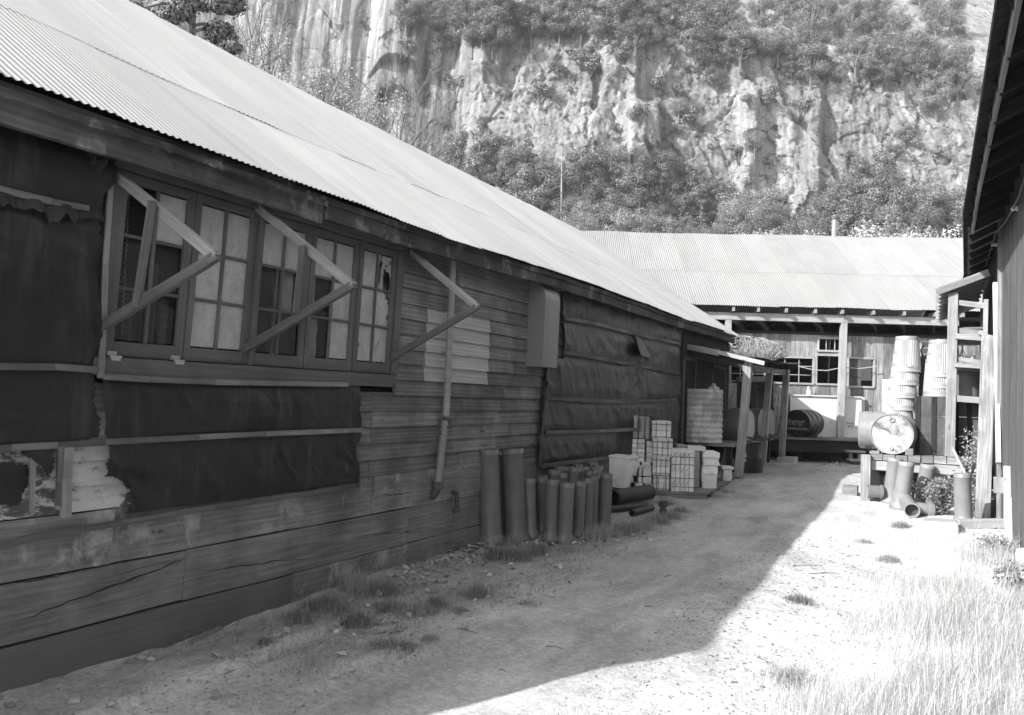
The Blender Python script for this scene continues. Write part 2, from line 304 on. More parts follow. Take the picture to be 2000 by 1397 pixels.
# ================================================================== ground
X0 = -3.909
def lit_at(x, y):
    return 1.0 if False else .5
def make_ground():
    xs = np.unique(np.concatenate([np.linspace(-60, -12, 17), np.linspace(-12, -4.2, 14), np.linspace(-4.2, 2.2, 161), np.linspace(2.2, 14, 20), np.linspace(14, 60, 16)]))
    ys = np.unique(np.concatenate([np.linspace(-30, 1, 16), np.linspace(1, 9, 201), np.linspace(9, 24, 150), np.linspace(24, 70, 24)]))
    vs = []; tone = []
    for x in xs:
        for y in ys:
            z = gzn(x, y)
            if y > 30: z += (y-30)*.12
            vs.append((x, y, z))
            # sunlight painted into the tone: paler right of the shadow edge; darker strip by the wall
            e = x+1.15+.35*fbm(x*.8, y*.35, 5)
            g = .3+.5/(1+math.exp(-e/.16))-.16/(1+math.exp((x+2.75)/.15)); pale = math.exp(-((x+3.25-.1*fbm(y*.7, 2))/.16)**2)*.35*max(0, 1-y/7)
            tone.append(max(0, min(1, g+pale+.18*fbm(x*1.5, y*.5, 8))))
    ny = len(ys); fs = [(i*ny+j, (i+1)*ny+j, (i+1)*ny+j+1, i*ny+j+1) for i in range(len(xs)-1) for j in range(ny-1)]
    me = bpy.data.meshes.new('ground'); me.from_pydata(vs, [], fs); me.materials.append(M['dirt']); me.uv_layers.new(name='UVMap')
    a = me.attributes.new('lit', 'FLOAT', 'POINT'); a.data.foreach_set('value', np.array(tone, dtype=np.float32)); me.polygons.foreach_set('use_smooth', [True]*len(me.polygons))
    o = bpy.data.objects.new('ground', me); C.objects.link(o); tag(o, kind='structure')
make_ground()
# ================================================================== left building
LEAN = .045
def warp(x, y, z): return (x, y+LEAN*(z-1.5), z)
def Wl(px, py, x=X0): p = onx(x, px, py); return (p.y-LEAN*(p.z-1.5), p.z)
YA, YB = 1.04, 17.5; RX, RZ = -7.26, 5.33; EX = -3.59
def ez(y): return 2.80+.0045*(y-2)+.018*fbm(y*.28, 3.3)+.012*math.sin(y*.9)
LB = thing('workshop_building', 'long low timber workshop with bright corrugated iron roof, torn tar paper and multi-pane windows', 'building', (X0, 8, 0))
def Lb(mb, name, mat, parent=None, w=True, **k): return mb.build(name, M[mat] if isinstance(mat, str) else mat, parent or LB, warp=warp if w else None, **k)
# --- skirting boards
jr = lambda a: random.uniform(-a, a)
def skirt(rows, matn):
    mb = MB()
    for (y0, y1, z0, z1, t) in rows:
        n = max(2, int((y1-y0)/.12)); th = .04+jr(.008); s = random.random()*9
        def f(u, v, y0=y0, y1=y1, z0=z0, z1=z1, th=th, s=s):
            y = y0+(y1-y0)*u; dz = .006*fbm(y*1.3, s, v*2)
            return (X0+th+.01*fbm(y*.7, s), y, z0+(z1-z0)*v+dz)
        mb.grid(f, n, 1, y1-y0, z1-z0, tone=t)
        mb.grid(lambda u, v, f=f: tuple(Vector(f(u, 1))+Vector((-v*.05, 0, 0))), n, 1, y1-y0, .05, tone=t)
        mb.grid(lambda u, v, f=f: tuple(Vector(f(u, 0))+Vector((-.05+v*.05, 0, 0))), n, 1, y1-y0, .05, tone=t)
        mb.grid(lambda u, v, f=f: tuple(Vector(f(0, v))+Vector((-.05+u*.05, 0, 0))), 1, 1, .05, .3, tone=t); mb.grid(lambda u, v, f=f: tuple(Vector(f(1, v))+Vector((-u*.05, 0, 0))), 1, 1, .05, .3, tone=t)
    return Lb(mb, 'skirting_board', matn)
q = lambda px, py: Wl(px, py)[0]
y215, y357, y563, y722, y792 = q(215, 1000), q(357, 1070), q(563, 1140), q(722, 950), q(792, 1020)
skirt([(YA, y563-.004, -.2, .236, .35)], 'skirt_plain')
skirt([(y792, 12.5, -.1, .245, .4), (12.5, YB, 0, .3, .5), (YA, y357-.004, .247, .532, .45), (y357, y792-.004, .245, .535, .6), (y792, 11.5, .252, .54, .4), (11.5, YB, .31, .56, .5),
       (y722+2.205, 13, .546, .835, .5), (13.01, YB, .57, .84, .5)], 'skirt')
skirt([(YA, y215-.004, .545, .83, .5), (y215, y722-.005, .543, .835, .72), (y722, y722+2.2, .546, .838, .65), (y563, y792-.004, -.1, .239, .6)], 'skirt_w')
def crack(pts, wd, name='crack'):
    mb = MB(); P = []
    for (a, b) in zip(pts[:-1], pts[1:]):
        for k in range(6): t = k/6; P.append(((a[0]+(b[0]-a[0])*t)+jr(2), (a[1]+(b[1]-a[1])*t)+jr(1.6)))
    P.append(pts[-1]); X = X0+.064
    V = [Wl(*p) for p in P]; n = len(V)
    vs = []; 
    for i, (y, z) in enumerate(V): h = wd*math.sin(math.pi*(i+.3)/(n+.2))*random.uniform(.6, 1.2); vs += [(X, y, z+h), (X, y, z-h)]
    fs = [(2*i, 2*i+1, 2*i+3, 2*i+2) for i in range(n-1)]; mb.add(vs, fs, [[(0, 0)]*4]*len(fs)); return mb
ck = MB()
for pts, wd in (([(0, 1217), (100, 1180), (210, 1138), (300, 1110), (357, 1082)], .006), ([(360, 1114), (450, 1105), (520, 1094), (600, 1088)], .004), ([(165, 1133), (250, 1110), (330, 1090)], .002), ([(675, 1048), (740, 1040), (790, 1037)], .003), ([(728, 966), (760, 965), (795, 962)], .004), ([(0, 1140), (60, 1128), (130, 1116)], .005)):
    k = crack(pts, wd); ck.add(k.v, k.f, [[(0, 0)]*4]*len(k.f))
Lb(ck, 'split', 'dark_in')
# dark backing inside the walls
bk = MB()
bk.box((X0-.09, YA, -.2), (X0-.03, YB, 1.52)); bk.box((X0-.09, YA, 2.74), (X0-.03, YB, 2.98)); bk.box((X0-.09, YA, 1.52), (X0-.03, 2.86, 2.74)); bk.box((X0-.09, 5.42, 1.52), (X0-.03, YB, 2.74))
bk.box((-10.6, YA, -.2), (-10.5, YB, 2.95)); bk.box((-10.5, YA, .3), (X0-.1, YB, .35))
for y in (YA, YB-.08):
    bk.add([(-10.55, y, -.2), (X0-.05, y, -.2), (X0-.05, y, 2.97), (RX, y, 5.25), (-10.55, y, 2.97), (-10.55, y+.08, -.2), (X0-.05, y+.08, -.2), (X0-.05, y+.08, 2.97), (RX, y+.08, 5.25), (-10.55, y+.08, 2.97)],
           [(0, 1, 2, 3, 4), (9, 8, 7, 6, 5), (0, 5, 6, 1), (1, 6, 7, 2), (2, 7, 8, 3), (3, 8, 9, 4), (4, 9, 5, 0)], [[(0, 0)]*5]*2+[[(0, 0)]*4]*5)
Lb(bk, 'inner_wall', 'dark_wood')
g = MB(); g.box((X0-.05, .88, -.2), (EX+.0, 1.04, 2.79), axis=2); g.box((X0-.05, .885, 2.79), (-3.7, 1.035, 2.88), axis=1); g.box((-10.6, .88, -.2), (X0-.03, YA, .4)); Lb(g, 'shadow_board', 'dark_wood')  # unseen boards added out of frame to shape the shadow's near end and stop leaks
# --- clapboards
EXPO = .127
yp0, yp1 = q(826, 680), q(951, 680); zp0, zp1 = Wl(885, 738)[1], Wl(880, 628)[1]
cl, cp, cw = MB(), MB(), MB()
def clap(mb, y0, y1, z0, tone, h=EXPO+.02, top=None):
    n = max(1, int((y1-y0)/.25)); s = random.random()*30; zt = z0+h if top is None else top
    xb, xt = X0+.038, X0+.012
    f = lambda u, v: (xb+(xt-xb)*v+.004*fbm((y0+(y1-y0)*u)*2, s), y0+(y1-y0)*u, z0+(zt-z0)*v+(.005*fbm((y0+(y1-y0)*u)*1.7, s, 2) if v < .5 else 0))
    mb.grid(f, n, 1, y1-y0, h, tone=tone); mb.grid(lambda u, v: tuple(Vector(f(u, 0))+Vector((-.03*(1-v), 0, 0))), n, 1, y1-y0, .02, tone=tone)
    mb.grid(lambda u, v: tuple(Vector(f(0, v))+Vector((-.02*(1-u), 0, 0))), 1, 1, .02, .1, tone=tone)
r = 0; z = .838
while z < 2.86:
    joints = [YA, 3.12, q(688, 760)+jr(.01), q(722, 800)+jr(.012)] + sorted([q(722, 800)+1.1+random.random()*.3, 7.4+jr(.2)]) + [8.35, 11, 13.7, 15.6, YB]
    if z+EXPO > 1.53: joints = [j for j in joints if not (2.9 < j < 5.45)]; joints = sorted(joints+[5.46])
    for a, b in zip(joints[:-1], joints[1:]):
        if b-a < .05: continue
        if z+EXPO > 1.55 and a < 5.4 and b > 2.9: continue
        t = random.random()
        segs = [(a, b, cl)]
        if a < yp1 and b > yp0 and z+EXPO > zp0-.02 and z < zp1:
            segs = []; cur = a
            if a < yp0: segs.append((a, yp0, cl)); cur = yp0
            e = min(b, yp1); top = z > zp1-.13
            segs.append((cur, e, cp))
            if b > yp1: segs.append((yp1, b, cl))
        if a < 3 and z < 1.25: segs = [(a, b, cw)]
        for (s0, s1, mb) in segs: clap(mb, s0+.0015, s1-.0015, z, t)
    z += EXPO; r += 1
Lb(cl, 'clapboards', 'siding'); Lb(cp, 'clapboard_patch', 'patch')['label'] = 'pale unweathered patch of clapboards behind the downpipe'
Lb(cw, 'clapboards', 'peel')['label'] = 'peeling white painted boards under torn tar paper'
# --- tar paper
def inpoly(x, y, P):
    c = False; n = len(P)
    for i in range(n):
        x1, y1 = P[i]; x2, y2 = P[i-1]
        if (y1 > y) != (y2 > y) and x < (x2-x1)*(y-y1)/(y2-y1)+x1: c = not c
    return c
def sheet(name, y0, y1, z0, z1, poly, res=.0095, amp=.02, pins=(), seed=0, lift=(), tone=.5, sag=None, base=.058):
    mb = MB(); nu = int((y1-y0)/res); nv = int((z1-z0)/res)
    def f(u, v):
        y = y0+(y1-y0)*u; z = z0+(z1-z0)*v; p = min([abs(z-pz) for pz in pins]+[.3]); k = min(1, p/.12)
        fo = 1-abs(fbm(y*2.4+z*1.8, z*1.1-y*.6, seed+4, 2))*3; d = amp*k*(.5+fbm(y*1.1, z*1.6, seed)*1.3+.4*max(0, fo)+.1*fbm(y*7, z*5, seed+7))
        for (ly, lz, lr, la) in lift:
            dd = math.hypot(y-ly, z-lz)
            if dd < lr*1.5: d += la*(1-dd/lr/1.5)**1.3*(1+.16*min(1, dd/.12)*math.sin(5*math.atan2(z-lz, y-ly)+6*fbm(y*2, z*2, ly)))
        return (X0+base+max(0, d), y, z)
    def keep(u, v):
        y = y0+(y1-y0)*u; z = z0+(z1-z0)*v; return inpoly(y+.025*fbm(z*9, seed, 2)+.008*fbm(z*40, seed), z+.02*fbm(y*7, seed, 3)+.008*fbm(y*40, seed), poly)
    mb.grid(f, nu, nv, y1-y0, z1-z0, keep=keep, tone=tone); return Lb(mb, 'tar_paper', 'tar', smooth=True, sharp=70)
PA = [Wl(*p) for p in ((-40, 225), (150, 268), (195, 262), (199, 345), (176, 400), (182, 520), (172, 700), (168, 730), (178, 855), (88, 868), (66, 925), (12, 872), (-40, 880))]
sheet('a', YA+.05, 2.95, .9, 2.8, [(YA, PA[0][1])]+PA+[(YA, PA[-1][1])], pins=(Wl(60, 245)[1], Wl(60, 385)[1], Wl(60, 718)[1], Wl(60, 868)[1]), amp=.03, seed=1, tone=.35, lift=((2.86, 2.55, .3, .05), (2.82, 1.75, .22, .04), (2.55, 1.1, .18, .04)))
PA2 = [Wl(*p) for p in ((-40, 905), (30, 905), (38, 950), (28, 985), (-40, 990))]
sheet('a2', YA+.05, 2.7, .8, 1.2, [(YA, PA2[0][1])]+PA2+[(YA, PA2[-1][1])], pins=(.85,), amp=.015, seed=5, tone=.4)
PBp = [Wl(*p) for p in ((187, 742), (692, 748), (684, 800), (690, 840), (680, 880), (684, 940), (560, 962), (400, 985), (218, 1010), (236, 985), (249, 967), (215, 940), (184, 925), (188, 870), (183, 820))]
sheet('b', 2.7, 5.3, .8, 1.6, PBp, pins=(Wl(400, 745)[1], Wl(400, 853)[1], Wl(600, 952)[1]), amp=.024, seed=2, tone=.45, lift=((2.95, 1.05, .28, .05), (4.95, .95, .25, .05), (5.0, 1.3, .15, .03)))
PC = [Wl(*p) for p in ((1090, 560), (1325, 630), (1325, 872), (1212, 888), (1040, 912), (1042, 850), (1058, 700), (1090, 700))]
zb = [Wl(1200, y)[1] for y in (651, 709, 780, 841, 893)]
hole = [Wl(*p) for p in ((1212, 658), (1230, 660), (1250, 682), (1253, 690), (1236, 684), (1220, 672))]
hm = MB()
sheet('c', 8.1, 13.72, .6, 2.95, PC, res=.02, pins=zb, amp=.03, seed=3, tone=.55, lift=((11.4, 2.1, .35, .08),))
# torn flap near the far end of the sheet: dark opening and hanging corner
hY, hZ = Wl(1232, 672); fl = MB(); fl.grid(lambda u, v: (X0+.13+.1*v*(1-u)+.05*math.sin(u*3), hY-.22+.75*u*(.4+.6*v), hZ+.13-.3*v-.02*math.sin(u*5)-.1*u*(1-v)), 8, 6); Lb(fl, 'torn_flap', 'tar', smooth=True)
hh = MB(); hh.add([(X0+.115, hY-.15, hZ+.13), (X0+.115, hY+.2, hZ+.1), (X0+.115, hY+.5, hZ-.1), (X0+.115, hY+.52, hZ-.25), (X0+.115, hY+.1, hZ-.02)], [(0, 1, 2, 3, 4)], [[(0, 0)]*5]); Lb(hh, 'tear_opening', 'dark_in')
# curled flap at the top corner of the near sheet
cf = MB(); P0_, P1_, P2_ = onx(X0+.08, 150, 275), onx(X0+.1, 196, 262), onx(X0+.13, 197, 350)
cf.grid(lambda u, v: tuple(P0_.lerp(P1_, u).lerp(P2_.lerp(P0_, (1-u)*.75), v)+Vector((.05*math.sin(v*3)*u+.02*math.sin(u*13+v*4)+.015*math.sin(v*11), 0, .01*math.sin(u*9)))), 16, 16, .3, .3); Lb(cf, 'torn_flap', 'tar', w=False, smooth=True)
# ragged upper layer hanging below the second batten
cf = MB(); cf.grid(lambda u, v: (lambda q0: (X0+.085+.03*v+.012*math.sin(u*21), q0[0], q0[1]-.01-v*(.05+.09*abs(fbm(u*3.1, 4))+.02*fbm(u*17, 1))))(Wl(-30+205*u, 375+35*u)), 60, 3, 1, .1); Lb(cf, 'torn_flap', 'tar', smooth=True)
# --- battens
def batten(pts, w=.035, th=.018, mat='batten', x=X0+.085, n=1, axis='h', up=(1, 0, 0)):
    V = [Wl(*p) for p in pts]; mb = MB()
    for a, b in zip(V[:-1], V[1:]): mb.beam((x, a[0], a[1]), (x, b[0], b[1]), w, th, up=up, tone=random.random(), jit=.002)
    return Lb(mb, 'batten', mat, bevel=.002)
for pts, mt in (([(-60, 220), (0, 238), (80, 255), (150, 272)], 'batten_l'), ([(-60, 360), (0, 378), (80, 397), (152, 410)], 'batten'), ([(-60, 715), (85, 717)], 'batten'), ([(85, 716), (168, 722)], 'batten'),
                ([(-60, 876), (0, 873), (90, 868), (183, 862)], 'batten'), ([(183, 862), (360, 853), (368, 852)], 'batten'), ([(368, 852), (500, 846), (690, 839)], 'batten_l'), ([(180, 735), (270, 741), (400, 746), (662, 751)], 'batten_l'),
                ([(-60, 1070), (0, 1058), (50, 1045), (215, 1018), (400, 988), (560, 965), (684, 946)], 'batten'), ([(1088, 622), (1150, 633), (1210, 648), (1260, 660), (1318, 672)], 'batten'), ([(1086, 688), (1150, 699), (1210, 710), (1318, 730)], 'batten'),
                ([(1052, 777), (1120, 782), (1200, 785), (1310, 781)], 'batten'), ([(1050, 844), (1140, 842), (1230, 838)], 'batten'), ([(1041, 910), (1100, 902), (1180, 893), (1215, 888)], 'batten')):
    batten(pts, w=.045 if pts[0][0] > 1000 else .033, mat=mt, x=X0+(.1 if pts[0][0] > 1000 else .084))
for pts, mt, w in (([(196, 345), (184, 520), (178, 700), (174, 738)], 'batten_l', .03), ([(1058, 745), (1048, 820), (1040, 912)], 'batten', .03), ([(110, 872), (108, 930), (106, 1008)], 'batten_l', .055), ([(42, 895), (40, 998)], 'batten_l', .022), ([(97, 870), (94, 940), (92, 985)], 'batten', .03)):
    batten(pts, w=w, mat=mt, x=X0+.088)
# --- fascia under the eave, two lengths, ragged felt, drip strip
for (y0, y1, zo0, zo1, x, mt, nm, th) in ((YA, q(577, 390), -.19, -.045, -3.655, 'fascia', 'fascia_board', .03), (q(582, 390), YB-.1, -.15, -.035, -3.66, 'fascia', 'fascia_board', .03), (YA, YB-.05, -.045, .0, -3.64, 'fascia', 'eave_strip', .05)):
    mb = MB(); n = int((y1-y0)/.3); s = random.random()*9
    for fx, za, zc in ((x, zo0, zo1),):
        mb.grid(lambda u, v: (fx+.012*fbm((y0+(y1-y0)*u)*.9, s), y0+(y1-y0)*u, ez(y0+(y1-y0)*u)+za+(zc-za)*v+.012*fbm((y0+(y1-y0)*u)*1.1, s, 4)), n, 1, y1-y0, zc-za)
        mb.grid(lambda u, v: (fx-th*v, y0+(y1-y0)*u, ez(y0+(y1-y0)*u)+za+.012*fbm((y0+(y1-y0)*u)*1.1, s, 4)), n, 1, y1-y0, th)
        mb.grid(lambda u, v: (fx-th, y0+(y1-y0)*u, ez(y0+(y1-y0)*u)+za+(zc-za)*v), n, 1, y1-y0, zc-za)
        mb.grid(lambda u, v: (fx-th*v, y1, ez(y1)+za+(zc-za)*u), 1, 1, .1, .1); mb.grid(lambda u, v: (fx-th*v, y0, ez(y0)+za+(zc-za)*u), 1, 1, .1, .1)
    Lb(mb, nm, mt)
fe = MB(); fe.grid(lambda u, v: (-3.615+.02*fbm(u*9, v)+.03*(1-v)*abs(fbm(u*14, 2)), 2.0+2.2*u, ez(2+2.2*u)-.04-(.04+.02*abs(fbm(u*23, 5)))*(1-v)), 110, 4, 2.2, .12); Lb(fe, 'felt_edging', 'fascia', smooth=True)
sf = MB(); sf.grid(lambda u, v: (-3.67-.26*v, YA+(YB-YA)*u, ez(YA+(YB-YA)*u)-.06+.1*v), 40, 1, 16, .26); Lb(sf, 'soffit', 'dark_wood')
# --- corrugated roof
PITCHW = .046
def corr(mb, P, W, y0, y1, t0, t1, rows, tone, amp=.008, lift=0, per=8, pitch=PITCHW, nrm=None):
    n = int(round((y1-y0)/pitch*per))
    def f(u, v):
        y = y0+(y1-y0)*u; t = t0+(t1-t0)*v; p, nn = P(y, t)
        return tuple(p + nn*(amp*math.cos(2*math.pi*y/pitch)+lift+.01*fbm(y*.8, t*3)))
    mb.grid(f, n, rows, y1-y0, (t1-t0)*W, tone=tone)
RL = math.hypot(EX-RX, RZ-2.82)
def PR(y, t):
    e = Vector((EX, y, ez(y))); rr = Vector((RX, y, RZ+.03*fbm(y*.3, 7))); p = e.lerp(rr, t); d = (rr-e).normalized(); return p, Vector((-d.z, 0, d.x))*-1 if False else Vector((abs(d.z), 0, abs(d.x)))
def seam_t(px, py):
    P0 = Vector((EX, 0, 2.82)); N = Vector((RZ-2.82, 0, EX-RX*1.0)).normalized(); N = Vector((2.51, 0, 3.67)).normalized(); p = onpl(P0, N, px, py); return (EX-p.x)/(EX-RX)
TS = sum(seam_t(*p) for p in ((0, 26), (198, 96), (301, 145), (500, 215)))/4
y = .86; k = 0
rf = MB()
while y < YB-.02:
    y1 = min(y+.598, YB+.02); a, b = jr(.008), jr(.01)
    corr(rf, PR, RL, y, y1+.046, a, TS+.015, 3, random.random(), amp=.005, lift=.001+.003*(k % 2))
    corr(rf, PR, RL, y, y1+.046, TS-.01+jr(.004), 1.0+jr(.012), 3, random.random(), amp=.005, lift=.004+.0015*(k % 2)+abs(jr(.003)))
    y = y1; k += 1
Lb(rf, 'roof', 'zinc_roof', w=False, smooth=True, sharp=60)
br = MB(); br.grid(lambda u, v: (RX-3.6*v, .72+(YB-.7)*u, RZ-2.45*v), 30, 2, 17, 4); Lb(br, 'roof', 'zinc_roof', w=False)
us = MB()
for sg in (-1, 1): us.grid(lambda u, v: (RX+sg*3.45*v, YA+(YB-YA)*u, RZ-.07-2.36*v), 4, 1, 17, 4)
Lb(us, 'roof_light_block', 'dark_wood', w=False)  # unseen layer added under the iron to stop sun leaking through the roof
# ridge cap
rc = MB(); rc.grid(lambda u, v: (RX+.11-.22*v, .72+(YB-.72)*u, RZ+.045-abs(v-.5)*.13+.03*fbm((.72+(YB-.72)*u)*.3, 7)+.006*math.sin(u*200)), 300, 2, 17, .2); rc = None
# --- window bank
def Y_(px, py=560): return Wl(px, py)[0]
sash = [(209, 361), (363, 486), (492, 596), (598, 691), (694, 766)]
zs0, zs1 = 1.635, 2.64
fr = MB(); XF = X0+.045
fr.box((X0-.05, Y_(183), zs1+.002), (XF+.015, Y_(778), 2.74), axis=1, tone=.3); fr.box((X0-.05, Y_(180), 1.535), (XF+.03, Y_(772), zs0-.002), axis=1, tone=.5)
fr.box((X0-.05, Y_(185), zs0), (XF, Y_(207.5), zs1), axis=2, tone=.6); fr.box((X0-.05, Y_(767.5), zs0), (XF, Y_(779), zs1), axis=2, tone=.6); fr.box((X0-.05, Y_(486.5), zs0), (XF+.02, Y_(491.5), zs1), axis=2, tone=.4)
fr.box((X0-.05, Y_(691.5), zs0), (XF+.01, Y_(693.5), zs1), axis=2, tone=.4)
FR = Lb(fr, 'window_frame', 'frame', bevel=.004)
fr2 = MB(); fr2.beam((XF+.018, Y_(186), 2.755), (XF+.018, Y_(779), 2.735), .02, .04, tone=.5); Lb(fr2, 'lintel_strip', 'frame')
PANE = [['c', 'w', 'c', 'c', 'c', 'c'], ['w', 'w', 'w', 'w', 'w', 'w'], ['w', 'w', 'c', 'c', 'c', 'c'], ['w', 'w', 'c', 'w', 'c', 'w'], ['w', 'p', 'w', 'p', 'p', 'p']]
for si, (a, b) in enumerate(sash):
    ya, yb = Y_(a), Y_(b); XS = X0+.012; g = MB(); st = .045+.005*(si == 0)
    d0, d1 = XS-.02, XS+.02
    g.box((d0, ya, zs0+.004), (d1, ya+st, zs1-.004), axis=2, tone=.7); g.box((d0, yb-st, zs0+.004), (d1, yb, zs1-.004), axis=2, tone=.6)
    zb_, zt_ = zs0+.085, zs1-.055
    g.box((d0, ya+st, zs0+.004), (d1-.002, yb-st, zb_), axis=1, tone=.55); g.box((d0, ya+st, zt_), (d1-.002, yb-st, zs1-.004), axis=1, tone=.5)
    ym = (ya+yb)/2; g.box((d0+.008, ym-.009, zb_), (d1-.006, ym+.009, zt_), axis=2)
    for r_ in (1, 2): zz = zb_+(zt_-zb_)*r_/3; g.box((d0+.01, ya+st, zz-.009), (d1-.008, yb-st, zz+.009), axis=1)
    S = Lb(g, 'window', 'frame', bevel=.003)
    for rr in range(3):
        for cc in range(2):
            kind = PANE[si][(2-rr)*2+cc]; p = MB(); z0 = zb_+(zt_-zb_)*rr/3+.01; z1 = zb_+(zt_-zb_)*(rr+1)/3-.01; y0 = (ya+st if cc == 0 else ym+.01); y1 = (ym-.01 if cc == 0 else yb-st)
            tl = jr(.002); p.add([(XS-.004, y0, z0), (XS-.004+tl, y1, z0), (XS-.004-tl, y1, z1), (XS-.004, y0, z1)], [(0, 1, 2, 3)], [[(0, 0)]*4])
            Lb(p, 'pane', {'c': 'glass', 'w': 'glass_w', 'p': 'glass_p'}[kind], S)
# curtains hanging inside
for (pa, pb, z0, z1, x, mt) in ((545, 556, 1.7, 2.34, -.04, 'curtain'), (562, 578, 2.02, 2.3, -.05, 'curtain'), (604, 632, 1.7, 2.0, -.05, 'curtain'), (606, 622, 2.1, 2.36, -.05, 'curtain'), (735, 748, 1.72, 2.5, -.04, 'curtain'), (240, 262, 1.68, 2.5, -.15, 'frame'), (312, 335, 1.68, 2.2, -.14, 'frame'), (268, 284, 1.68, 2.0, -.1, 'batten'), (505, 530, 1.7, 2.2, -.13, 'frame'), (340, 350, 1.7, 2.0, -.1, 'batten_l'), (230, 234, 1.65, 2.6, -.2, 'batten')):
    g = MB(); y0, y1 = Y_(pa), Y_(pb); g.grid(lambda u, v: (X0+x+.02*math.sin(u*14+v*2), y0+(y1-y0)*(u+.08*fbm(v*3, pa))+.03*v*(u-.5), z0+(z1-z0)*v), 16, 6, y1-y0, z1-z0); Lb(g, 'curtain', mt, smooth=True)
# chain hanging behind the first sash
g = MB(); a = onx(X0-.03, 252, 372); b = onx(X0-.03, 238, 655); g.tube([a.lerp(b, k/60)+Vector((0, .006*(1 if k % 2 else -1), 0)) for k in range(61)], .0035, 4); Lb(g, 'chain', 'zinc_can', w=False)
# hinges
for px in (207, 333):
    g = MB(); y0 = Y_(px, 700); g.box((XF+.031, y0-.028, 1.615), (XF+.036, y0+.028, 1.632), tone=.9); g.box((XF-.02, y0-.028, 1.642), (XF+.0, y0+.028, 1.665), tone=.9); g.tube([(XF+.03, y0-.035, 1.636), (XF+.03, y0+.035, 1.636)], .006, 8); Lb(g, 'hinge', 'zinc_can')
# --- awning brackets, V shaped, swung out from the window
def bracket(pt, tip, pb, strut=None, tops='brace'):
    A = onx(X0+.05, *pt); B = onx(X0+.05, *pb); yw = (A.y+B.y)/2; N = Vector((0, 1, 0))
    T = onY(yw, *tip); g = MB()
    d = (T-A).normalized(); e = (T-B).normalized()
    g.beam(A+Vector((-.02, 0, 0)), T+d*.02, .04, .052, up=(0, 0, 1), tone=.8); o = Lb(g, 'awning_bracket', tops, w=False, bevel=.003)
    g = MB(); s = Vector((0, -.047, 0)); g.beam(B+Vector((-.02, 0, 0)), T-e*.03+Vector((0, 0, -.01)), .038, .05, up=(0, 0, 1), tone=.45); g.beam(T-e*.03+Vector((0, -.002, -.01)), T+e*.03+Vector((0, -.002, -.01)), .037, .049, tone=.45)
    g.build('lower_arm', M['brace_d'], o, bevel=.003)
    if strut:
        g = MB(); P = onY(yw-.04, *strut[0]); Q = onY(yw-.04, *strut[1]); g.beam(P, Q, .028, .042, up=(1, 0, 0), tone=.6); g.build('strut', M['brace_d'], o, bevel=.003)
bracket((228, 338), (418, 500), (192, 645), ((298, 392), (266, 600)))
bracket((508, 405), (686, 556), (482, 682), ((592, 480), (578, 612)))
bracket((806, 492), (930, 598), (768, 700))
# --- downpipe
def Wd(px, py, d): p = onx(X0+d, px, py); return p
g = MB(); a, b, c_, d_ = Wd(886, 478, .11), Wd(871, 812, .09), Wd(869, 822, .09), Wd(855, 945, .08)
g.tube([a, b], .031, 14); g.tube([c_, d_], .034, 14)
DP = Lb(g, 'downpipe', 'pipe_paint', w=False, smooth=True)
g = MB(); g.lathe(Wd(871, 838, .09), (0, .03, 1), [(.034, 0), (.05, 0), (.05, .03), (.042, .035), (.042, .07), (.056, .075), (.056, .1), (.034, .1)], 16); g.tube([Wd(862, 812, .1), Wd(856, 835, .12), Wd(862, 850, .12)], .006, 6); g.build('coupling', M['rust'], DP)
g = MB(); e1 = d_+Vector((0, 0, -.01)); g.lathe(e1, (0, 0, 1), [(.034, -.03), (.048, -.03), (.048, .03), (.034, .03)], 14); g.tube([e1, e1+Vector((-.005, -.005, -.05)), e1+Vector((-.03, -.02, -.09)), e1+Vector((-.09, -.03, -.1))], .036, 12); g.build('elbow', M['rust'], DP, smooth=True)
g = MB(); pt = Wd(893, 965, .09); g.tube([pt+Vector((-.05, 0, .01)), pt, pt+Vector((0, 0, -.04)), pt+Vector((0, 0, -.15)), pt+Vector((-.03, 0, -.16))], .02, 10); g.lathe(pt+Vector((0, 0, -.13)), (0, 0, 1), [(.02, -.03), (.027, -.03), (.027, .01), (.02, .01)], 12); Lb(g, 'spout', 'rust', w=False, smooth=True)
# --- sheet metal vent hood
y0 = Wl(1022, 717)[0]; z0 = 1.5+(.0); zb_ = onx(X0+.05, 1022, 715).z; zt_ = onx(X0+.05, 1036, 548).z
dxx = onY(y0, 1058, 717).x - X0; y1 = onx(X0+dxx, 1087, 700).y
prof = [(dxx, zb_), (dxx, zt_-.2)]+[(dxx-.2+.2*math.cos(a), zt_-.2+.2*math.sin(a)) for a in [math.pi/2*k/8 for k in range(1, 9)]]+[(0, zt_+.01)]
g = MB(); g.grid(lambda u, v: (lambda i, f: (X0+prof[i][0]+(prof[min(i+1, len(prof)-1)][0]-prof[i][0])*f+.006*abs(math.sin(u*14*math.pi)), y0+(y1-y0)*u, prof[i][1]+(prof[min(i+1, len(prof)-1)][1]-prof[i][1])*f))(min(int(v*(len(prof)-1)), len(prof)-2), v*(len(prof)-1)-min(int(v*(len(prof)-1)), len(prof)-2)), 56, len(prof)-1, .35, 1)
poly = [(X0, y0, zb_)]+[(X0+a, y0, b) for a, b in prof]; n = len(poly); g.add(poly+[(p[0], y1, p[2]) for p in poly], [tuple(range(n)), tuple(range(2*n-1, n-1, -1))], [[(0, 0)]*n]*2, tone=.3)
Lb(g, 'vent_hood', 'hood', smooth=True, sharp=50)
